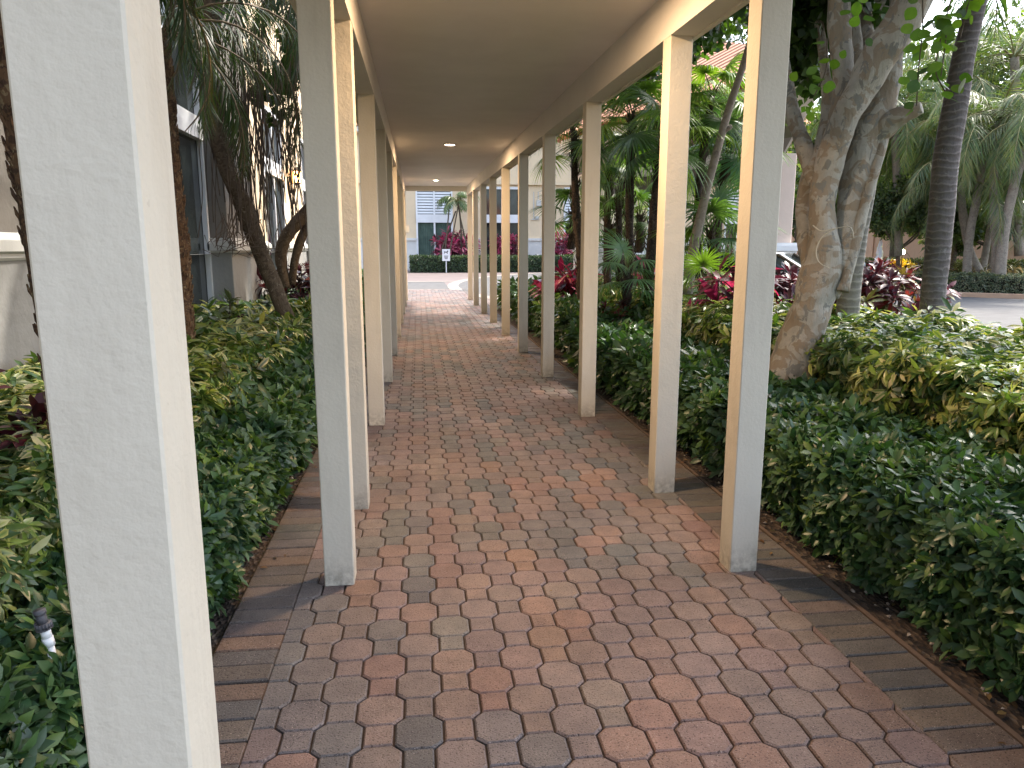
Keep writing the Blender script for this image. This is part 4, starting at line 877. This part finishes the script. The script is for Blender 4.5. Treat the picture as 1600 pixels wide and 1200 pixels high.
palmL('palm with brown fibrous trunk just right of the large left post', [(292, 560, 23), (289, 500, 22), (286, 440, 22), (282, 380, 21), (276, 320, 20), (270, 260, 17), (266, 200, 17), (260, 120, 17), (254, 50, 17)], 7.2, M['fibre'],
    [(-20, 25, 2.0, 110, .40), (10, 5, 1.8, 90, .40), (35, 35, 2.1, 130, .42), (70, 20, 1.9, 110, .4), (-60, 30, 1.9, 120, .4), (-100, 25, 1.8, 120, .4), (120, 30, 1.8, 110, .4), (170, 30, 1.6, 100, .4), (-35, -10, 1.6, 70, .38), (50, -15, 1.5, 70, .38), (0, 50, 2.2, 140, .4)], dkp, 'palms left of the walkway', boots=4)
palmL('palm with dark bristly trunk at the top left corner of the photo', [(118, 760, 40), (100, 600, 42), (75, 420, 44), (48, 250, 46), (25, 120, 48), (5, 0, 50), (-15, -110, 50)], 3.7, M['fibre'],
    [(-20, 40, 1.4, 130, .33), (30, 35, 1.4, 130, .33), (80, 30, 1.3, 130, .33), (140, 35, 1.4, 120, .33), (-80, 40, 1.4, 120, .33), (-140, 40, 1.4, 120, .33)], dkp, 'palms left of the walkway', boots=5)
lean = palmL('leaning palm with rough brown trunk and long dried strands, before the wall pier', [(455, 520, 29), (445, 490, 25), (432, 455, 23), (414, 412, 23), (398, 370, 25), (384, 330, 26), (366, 290, 24), (350, 250, 23), (338, 200, 22), (331, 140, 22), (330, 70, 23), (334, 10, 24), (340, -40, 24)], 9.0, M['rough'],
    [(-40, 20, 2.3, 120, .5), (-15, 0, 2.2, 100, .5), (10, 25, 2.3, 130, .5), (40, 5, 2.0, 100, .5), (-70, 20, 2.2, 120, .5), (-100, 30, 2.0, 110, .5), (120, 30, 2.0, 110, .5), (170, 30, 2, 120, .5)], dkp, 'palms left of the walkway')
palmL('palm with crown hanging over the left posts, behind the leaning palm', [(500, 470, 22), (498, 330, 20), (492, 180, 20), (482, 60, 20), (476, -30, 22)], 11.5, M['rough'],
    [(-30, 10, 2.2, 110, .55), (-80, 10, 2.1, 110, .55), (-120, 0, 2.1, 100, .55), (10, 5, 2.0, 100, .55), (-55, -20, 1.9, 80, .55), (-100, -25, 1.8, 75, .55), (60, 10, 2.0, 110, .55), (150, 10, 2.0, 110, .55), (180, -15, 1.9, 80, .55)], dkp, 'palms left of the walkway')
# long dried strands hanging along the leaning palm
mb = MB()
for i in range(120):
    x = random.gauss(385, 30) if i < 95 else random.uniform(425, 466); y0_ = random.uniform(20, 170) if i < 95 else random.uniform(60, 200); y1_ = random.uniform(270, 400) if i < 95 else random.uniform(240, 380); D = 9.0 + random.uniform(-.25, .5); k = 8; dx = random.gauss(12, 12); ph = random.uniform(0, 6)
    pts = [at(x + dx * (j / k) ** 1.5 + 3.5 * sin(ph + j * .9), y0_ + (y1_ - y0_) * j / k, D) for j in range(k + 1)]; mb.tube(pts, random.uniform(.003, .007), 4, cap=False, sub=2)
for i in range(26):
    x = random.uniform(345, 440); y = random.uniform(365, 400); D = 8.8; pts = [at(x, y - 40, D), at(x + random.gauss(0, 8), y - 15, D), at(x + random.gauss(0, 14), y + 6, D), at(x + random.gauss(0, 18), y + random.uniform(-10, 14), D)]; mb.tube(pts, .005, 4, cap=False)
mb.build('dried_strands', M['strand'], lean)
tv = limb_tree('low curved double trunk in the shade beyond the leaning palm', 12.5, [[(447, 450, 16), (441, 420, 16), (440, 390, 17), (450, 365, 19), (468, 345, 20), (490, 320, 20), (515, 280, 17), (530, 200, 14), (535, 60, 12)], [(456, 445, 12), (460, 410, 12), (468, 380, 13), (482, 350, 12), (500, 310, 10)]], M['rough'], nz=.1, cat='tree', name='tree')
crown(tv, [(*at(418, 130, 12), .22), (*at(400, 150, 12), .16), (*at(436, 165, 12), .16), (*at(430, 185, 12), .12), (*at(405, 118, 12), .14), (*at(445, 120, 12.5), .3), (*at(475, 80, 12.5), .5)], 240, .10, [(.02, .035, .015), (.035, .06, .02)], None, tpl=TR, m=4)
# ================================================================== FAR PLANTING
yp = palm('young palm held by dark wooden props in front of the far building', [(722, 412, 3.2), (721, 370, 3), (718, 330, 3), (714, 316, 3)], 49.5, M['rough'], 14, 1.8, .6, [(.14, .20, .10), (.10, .15, .07)], droop=1.7, el=(0, 75), npair=26, wsc=1.6, sides=8, cat='palm tree', rr=.03)
pr_ = MB()
for (xa, ya, xb, yb) in ((694, 408, 704, 303), (700, 408, 717, 316), (735, 408, 718, 335), (683, 410, 712, 330)): pr_.tube([at(xa, ya, 48.7), at(xb, yb, 49.5)], .05, 6)
pr_.build('prop', M['stem'], yp)
# pet notice sign
sg = at_y(697, 398, 46.6); t = empty('pet_sign', (sg[0], sg[1], 0)); tag(t, 'small white sign with a dark dog picture standing at the far hedge', 'sign')
MB().box(sg[0] - .24, sg[0] + .24, sg[1] - .02, sg[1] + .01, sg[2] - .38, sg[2] + .34, .02).build('board', M['white'], t)
MB().box(sg[0] - .03, sg[0] + .03, sg[1] + .012, sg[1] + .06, 0, sg[2] + .1).build('stake', M['white'], t)
ic = MB(); yk = sg[1] - .024; cx_, cz = sg[0], sg[2] + .14
dog = [(-.13, -.09), (-.10, -.09), (-.10, -.01), (.05, -.01), (.06, -.09), (.09, -.09), (.09, .03), (.14, .06), (.13, .10), (.08, .12), (.05, .05), (-.09, .05), (-.14, .11), (-.15, .10), (-.12, .04)]
ic.prism([(cx_ + a, cz + b) for a, b in dog], 'y', yk - .004, yk)
for k in range(3): ic.box(cx_ - .13 + .02 * k, cx_ + .13 - .02 * k, yk - .004, yk, sg[2] - .10 - .075 * k, sg[2] - .065 - .075 * k)
ic.build('picture', simple('dark_print', (.05, .05, .06), None, 3, .7), t)
# ================================================================== RIGHT BACKGROUND
qc = [(.10, .15, .065), (.14, .185, .08), (.07, .115, .055), (.19, .20, .09)]
qt = [('queen palm with crooked trunk, leftmost of the group across the drive', [(1534, 434, 14), (1524, 412, 12), (1514, 388, 12), (1508, 355, 12), (1503, 320, 11), (1500, 285, 10)], 30),
      ('queen palm with trunk bending right, behind the crooked trunk', [(1510, 432, 13), (1513, 390, 12), (1518, 350, 12), (1527, 305, 11), (1536, 255, 11), (1542, 215, 10)], 29.4),
      ('queen palm with straight upright trunk in the group across the drive', [(1557, 432, 13), (1557, 390, 13), (1554, 340, 12), (1552, 290, 11), (1556, 235, 10), (1560, 190, 10)], 29),
      ('queen palm leaning right toward the photo edge, rightmost thick trunk', [(1562, 432, 15), (1566, 390, 15), (1573, 340, 14), (1586, 285, 12), (1600, 240, 11), (1612, 190, 10)], 28.6),
      ('queen palm with slim trunk leaning left inside the group across the drive', [(1534, 430, 10), (1540, 395, 10), (1548, 350, 9), (1556, 300, 9), (1568, 240, 9)], 30.5)]
for lb, tr, D in qt:
    palm(lb, tr, D, M['pole'], 19, 3.8, .85, qc, droop=1.8, el=(-10, 80), npair=66, hang=.55, group='queen palms across the drive', wsc=.52, name='queen_palm', nz=.08, rr=.03)
for lb, tr, D in (('tall palm crown filling the gap left of the ringed trunk', [(1404, 400, 12), (1402, 300, 12), (1398, 210, 12)], 31), ('palm crown high at the right edge behind the queen palms', [(1592, 400, 12), (1590, 250, 12), (1585, 90, 12)], 33), ('palm crown between the ringed palm and the queen palms', [(1482, 400, 12), (1490, 250, 12), (1500, 130, 12)], 33), ('drooping palm crown behind the mottled tree fork', [(1330, 410, 12), (1345, 320, 12), (1385, 170, 12)], 31)):
    palm(lb, tr, D, M['pole'], 18, 4.1, 1.05, qc, droop=1.8, el=(-10, 75), npair=60, hang=.55, wsc=.6, name='queen_palm', nz=.05, rr=.03, sides=8, group='tall palms behind the drive')
def bgtree(label, x, ytop, ybot, wpx, D, k, cols=None, size=.22, ybase=410, seed=0, group='trees beyond the drive', trunkw=10, wts=None):
    r = np.random.default_rng(seed); o = at(x, ybase, D); t = empty('tree', (o[0], o[1], 0)); tag(t, label, 'tree', group)
    ct = at(x, (ytop + ybot) / 2, D); Rx = wpx / FPX * D / 2; Rz = (ybot - ytop) / FPX * D / 2; bl_ = []
    for i in range(16):
        u = r.normal(size=3); u /= np.linalg.norm(u); f = r.uniform(.35, .8); bl_.append((ct[0] + u[0] * Rx * f, ct[1] + u[1] * Rx * f, ct[2] + u[2] * Rz * f, max(Rx, Rz) * r.uniform(.22, .38)))
    mb = MB(); tw_ = pw(trunkw, D); b0 = np.array((o[0], o[1], -.02)); mid = b0 + (ct - b0) * .5 + r.normal(0, .2, 3); mb.tube([b0, mid, ct], [tw_, tw_ * .8, tw_ * .4], 8, .1, 2, sub=4); mb.build('trunk', M['rough'], t, True)
    mb = MB()
    for bq in bl_[::2]: c_ = np.array(bq[:3]); mb.tube([mid, (mid + c_) / 2 + r.normal(0, .15, 3), c_], [tw_ * .5, tw_ * .35, tw_ * .1], 5, cap=False, sub=3)
    mb.build('limbs', M['rough'], t, True)
    crown(t, bl_, k, size, cols or tc, wts, m=4); return t
gt = [(.07, .105, .045), (.10, .145, .055), (.045, .07, .03), (.14, .18, .07)]
bgtree('flat-topped pruned tree with branching stems, left of the ringed palm', 1412, 290, 372, 140, 31, 2600, gt, .17, 412, 1, None, 7)
for i, (lb, x, yt, yb, wp_, D, k) in enumerate([('dense tree behind the fork of the mottled tree', 1300, 120, 390, 190, 36, 1500), ('dense dark tree left of the ringed palm, in the back row', 1395, 90, 360, 170, 40, 1500), ('tall tree behind the ringed palm trunk', 1475, 60, 330, 170, 42, 1600),
        ('tall tree behind the queen palms', 1560, 20, 330, 190, 44, 1700), ('leafy tree beyond the right edge of the photo', 1660, 10, 360, 190, 40, 1300), ('leafy tree low by the peach wall, right of the white column', 1262, 250, 400, 90, 32, 900), ('tree rising behind the far canopy roof', 1190, -60, 160, 240, 46, 1300), ('tree top above the canopy between the two nearest posts', 1090, 60, 230, 150, 50, 900),
        ('low leafy tree behind the queen palm trunks', 1545, 250, 395, 130, 34, 1100), ('low leafy tree between ringed palm and crooked queen palm', 1480, 290, 395, 90, 33, 800)]):
    bgtree(lb, x, yt, yb, wp_, D, k, gt, .30, 408, 10 + i)
# low shrubs in the island
cordyline('yellow-green shrub at the foot of the queen palms', 1500, 430, 29.3, 1.1, 1.2, 50, .26, [(.16, .18, .05), (.10, .13, .04), (.22, .20, .06)], None, None, None, 0, name='shrub', m=9, cat='shrub')
cordyline('pale variegated shrubs right of the queen palm trunks', 1592, 430, 30, 1.0, 1.4, 50, .26, [(.22, .22, .09), (.13, .15, .06), (.28, .26, .12)], None, None, None, 0, name='shrub', m=9, cat='shrub')
cordyline('dark red shrubs round the fountain, left of the ringed palm', 1395, 425, 30, .95, 1.7, 60, .26, DK, None, None, None, 0, name='croton', m=9)
ylw = cordyline('yellow shrub lit by a small garden light behind the dark red shrubs', 1410, 402, 33, 1.2, .45, 18, .28, [(.75, .62, .03), (.62, .50, .03)], None, None, None, 0, name='shrub', m=10, cat='shrub', low=.75)
gl = at(1410, 394, 32.5); t = empty('garden_light', (gl[0], gl[1], 0)); tag(t, 'small lit garden lamp glowing in the yellow shrub', 'garden lamp')
mb = MB(); mb.tube([(gl[0], gl[1], 0), gl - np.array((0, 0, .09))], .02, 8); mb.build('stake', M['stem'], t); MB().lathe([(.05, -.09), (.10, -.03), (.10, .05), (.05, .10), (.01, .11)], gl, 14).build('glowing_head', emis('garden_lamp', (1, .85, .35), 12), t, True)
# fountain jets
fo_ = at(1372, 408, 31.5); t = empty('fountain', (fo_[0], fo_[1], 0)); tag(t, 'white foaming fountain jets behind the dark red croton', 'fountain')
wm, nt_, b_ = mat('foaming_water'); b_.inputs['Base Color'].default_value = (.92, .94, .96, 1); b_.inputs['Roughness'].default_value = .25; b_.inputs['Subsurface Weight'].default_value = .3; bump(nt_, b_, noise(nt_, 14, 5, .7, pos(nt_, (1, 1, .4))), .8, .06)
def jet(px, ytop, w_):
    c = at(px, 408, 31.5); zt = at(px, ytop, 31.5)[2]; mb = MB(); n = 14; P = []; R_ = []
    for i in range(n): f = i / (n - 1); P.append((c[0] + .02 * sin(i * 1.7), c[1], .25 + (zt - .25) * f)); R_.append(pw(w_, 31.5) * (1 - .8 * f ** 1.6) * (1 + .12 * sin(i * 2.3)))
    mb.tube(P, R_, 14, .16, int(px), sub=3); mb.build('water_jet', wm, t, True)
jet(1373, 374, 15); jet(1350, 399, 6); jet(1387, 401, 6)
MB().lathe([(1.5, 0), (1.5, .42), (1.58, .45), (1.58, .52), (1.4, .52), (1.4, .38), (.01, .36)], (fo_[0], fo_[1], 0), 40).build('basin', M['wains_pale'], t)
# parked car under the canopy -----------------------------------------------------------------------
def car(c, yaw):
    t = empty('parked_car', (c[0], c[1], 0)); tag(t, 'silver parked car mostly hidden behind the purple croton and nearest right post', 'car')
    R3 = np.array([[cos(yaw), -sin(yaw), 0], [sin(yaw), cos(yaw), 0], [0, 0, 1]]); o = np.array((c[0], c[1], 0))
    pm, n1, b1 = mat('silver_paint'); b1.inputs['Base Color'].default_value = (.42, .45, .47, 1); b1.inputs['Metallic'].default_value = .6; b1.inputs['Roughness'].default_value = .25; b1.inputs['Coat Weight'].default_value = .6
    def loft(secs, name, mt, parent):
        V = []; Q = []; m_ = len(secs[0][1])
        for x, pr in secs: V += [(x, y, z) for y, z in pr]
        for i in range(len(secs) - 1):
            for k in range(m_): Q.append((i * m_ + k, i * m_ + (k + 1) % m_, (i + 1) * m_ + (k + 1) % m_, (i + 1) * m_ + k))
        mb = MB(); mb.add(np.array(V) @ R3.T + o, Q, None, [list(range(m_ - 1, -1, -1)), list(range((len(secs) - 1) * m_, len(secs) * m_))]); return mb.build(name, mt, parent, True)
    def sec(w_, z0, z1): return [(-w_, z0), (-w_ * 1.0, z0 + .25), (-w_ * .98, z1 - .12), (-w_ * .86, z1), (0, z1 + .02), (w_ * .86, z1), (w_ * .98, z1 - .12), (w_, z0 + .25), (w_, z0), (0, z0 - .02)]
    body = loft([(-2.25, sec(.70, .42, .62)), (-2.1, sec(.82, .28, .74)), (-1.2, sec(.9, .22, .92)), (-.7, sec(.91, .2, .96)), (.9, sec(.91, .2, .97)), (1.7, sec(.88, .24, .98)), (2.1, sec(.84, .3, .92)), (2.25, sec(.74, .42, .8))], 'body', pm, t)
    def sg(w_, z0, z1, tp): return [(-w_, z0), (-w_ * tp, z1), (0, z1 + .02), (w_ * tp, z1), (w_, z0)]
    loft([(-1.15, sg(.80, .9, .93, .98)), (-.35, sg(.82, .94, 1.40, .76)), (.7, sg(.82, .95, 1.43, .76)), (1.65, sg(.78, .95, 1.0, .95))], 'windshield', M['glass'], t)
    loft([(-.35, [(-.60, 1.405), (-.60, 1.44), (.60, 1.44), (.60, 1.405)]), (.2, [(-.64, 1.425), (-.60, 1.47), (.60, 1.47), (.64, 1.425)]), (.75, [(-.62, 1.42), (-.6, 1.455), (.6, 1.455), (.62, 1.42)])], 'roof', pm, t)
    for sx in (-1, 1):
        p0 = np.array((-1.16, sx * .74, .95)); p1 = np.array((-.36, sx * .61, 1.42)); mb = MB(); mb.tube([R3 @ p0 + o, R3 @ p1 + o], .03, 6); mb.build('pillar', M['stem'], t)
    for wx in (-1.4, 1.35):
        for wy in (-.80, .80):
            mb = MB(); ang = np.linspace(0, 2 * pi, 25)[:-1]
            prof = [(.20, .11), (.30, .11), (.33, .07), (.33, -.07), (.30, -.11), (.20, -.11)]; V = []; Q = []
            for r_, yy in prof: V += [(wx + r_ * cos(a), wy + yy, .33 + r_ * sin(a)) for a in ang]
            for i in range(6):
                for k in range(24): Q.append((i * 24 + k, i * 24 + (k + 1) % 24, ((i + 1) % 6) * 24 + (k + 1) % 24, ((i + 1) % 6) * 24 + k))
            mb.add(np.array(V) @ R3.T + o, Q); wh = mb.build('wheel', M['stem'], t, True)
            mb = MB(); V = [(wx + .2 * cos(a), wy + (.09 if wy > 0 else -.09), .33 + .2 * sin(a)) for a in ang]; mb.add(np.array(V) @ R3.T + o, None, None, [list(range(24))]); mb.build('rim', pm, wh)
    return t
c_ = at(1196, 425, 15.6); car((c_[0], c_[1]), radians(139))
# sprinkler riser -----------------------------------------------------------------------------------
sp0 = gz(122, 1015, .46); t = empty('sprinkler', (sp0[0], sp0[1], 0)); tag(t, 'white sprinkler riser with dark ribbed cap poking out of the low left hedge', 'sprinkler')
dirn = unit(np.array((-.12, -.05, 1.))); a_, b_2 = np.array((sp0[0], sp0[1], 0.0)) + dirn * .0, None
def onax(h_): return np.array((sp0[0], sp0[1], 0.)) + dirn * (h_ * 1.0 + (.09 if h_ > 0 else 0))
mb = MB(); mb.tube([onax(0), onax(.405)], .0105, 12); mb.tube([onax(.405), onax(.43)], .0145, 12); mb.tube([onax(.43), onax(.455)], .013, 12); mb.build('riser', M['white'], t, True)
mb = MB(); mb.tube([onax(.456), onax(.459)], .021, 18); mb.tube([onax(.459), onax(.474)], .019, 18)
for k in range(16):
    a = 2 * pi * k / 16; u = np.array((cos(a), sin(a), 0)) * .0195; mb.tube([onax(.459) + u, onax(.475) + u], .0022, 4)
mb.tube([onax(.474), onax(.50)], .013, 16); mb.tube([onax(.50), onax(.512)], .0155, 16); mb.build('nozzle', simple('dark_plastic', (.05, .05, .06), (.12, .12, .13), 60, .5), t, True)
# ================================================================== LITTER AND GRAVEL
r3 = np.random.default_rng(11); k = 520
side = r3.random(k) < .72; X = np.where(side, r3.uniform(1.93, 2.3, k), r3.uniform(-1.0, -.86, k)); Y = r3.uniform(1.2, 9, k) ** 1.0
V = []; Q = []; T = []
mb = MB()
for x, y in zip(X, Y):
    s = r3.uniform(.004, .014); pts = r3.normal(0, 1, (6, 3)) * .2; base = np.array([(1, 0, 0), (0, 1, 0), (-1, 0, 0), (0, -1, 0), (0, 0, .8), (0, 0, -.5)]) + pts; v = base * s + np.array((x, y, s * .3))
    mb.add(v, None, [(0, 1, 4), (1, 2, 4), (2, 3, 4), (3, 0, 4), (1, 0, 5), (2, 1, 5), (3, 2, 5), (0, 3, 5)])
gv = mb.build('gravel', simple('pale_gravel', (.42, .38, .34), (.16, .13, .11), 60, .9)); tag(gv, None, None, None, 'stuff')
L = Leaves(); k = 620; side = r3.random(k); X = np.where(side < .45, r3.uniform(1.75, 2.4, k), np.where(side < .62, r3.uniform(-1.05, -.7, k), r3.uniform(-.5, 1.85, k))); Y = r3.uniform(1.5, 14, k); keep = (side < .62) | (r3.random(k) < .25); X, Y = X[keep], Y[keep]; k = len(X)
a = r3.uniform(0, 6.28, k); sz = np.where((X > -.7) & (X < 1.75), r3.uniform(.008, .02, k), r3.uniform(.025, .05, k)); L.add(TL, np.stack([X, Y, np.full(k, .008)], 1), np.stack([np.cos(a), np.sin(a), r3.uniform(0, .15, k)], 1), np.tile((0., 0, 1.), (k, 1)) + r3.normal(0, .15, (k, 3)), sz, pal(k, [(.16, .09, .05), (.10, .06, .03), (.22, .15, .07), (.07, .05, .03)]))
lf = L.build('leaf_litter', M['leaf']); tag(lf, None, None, None, 'stuff')
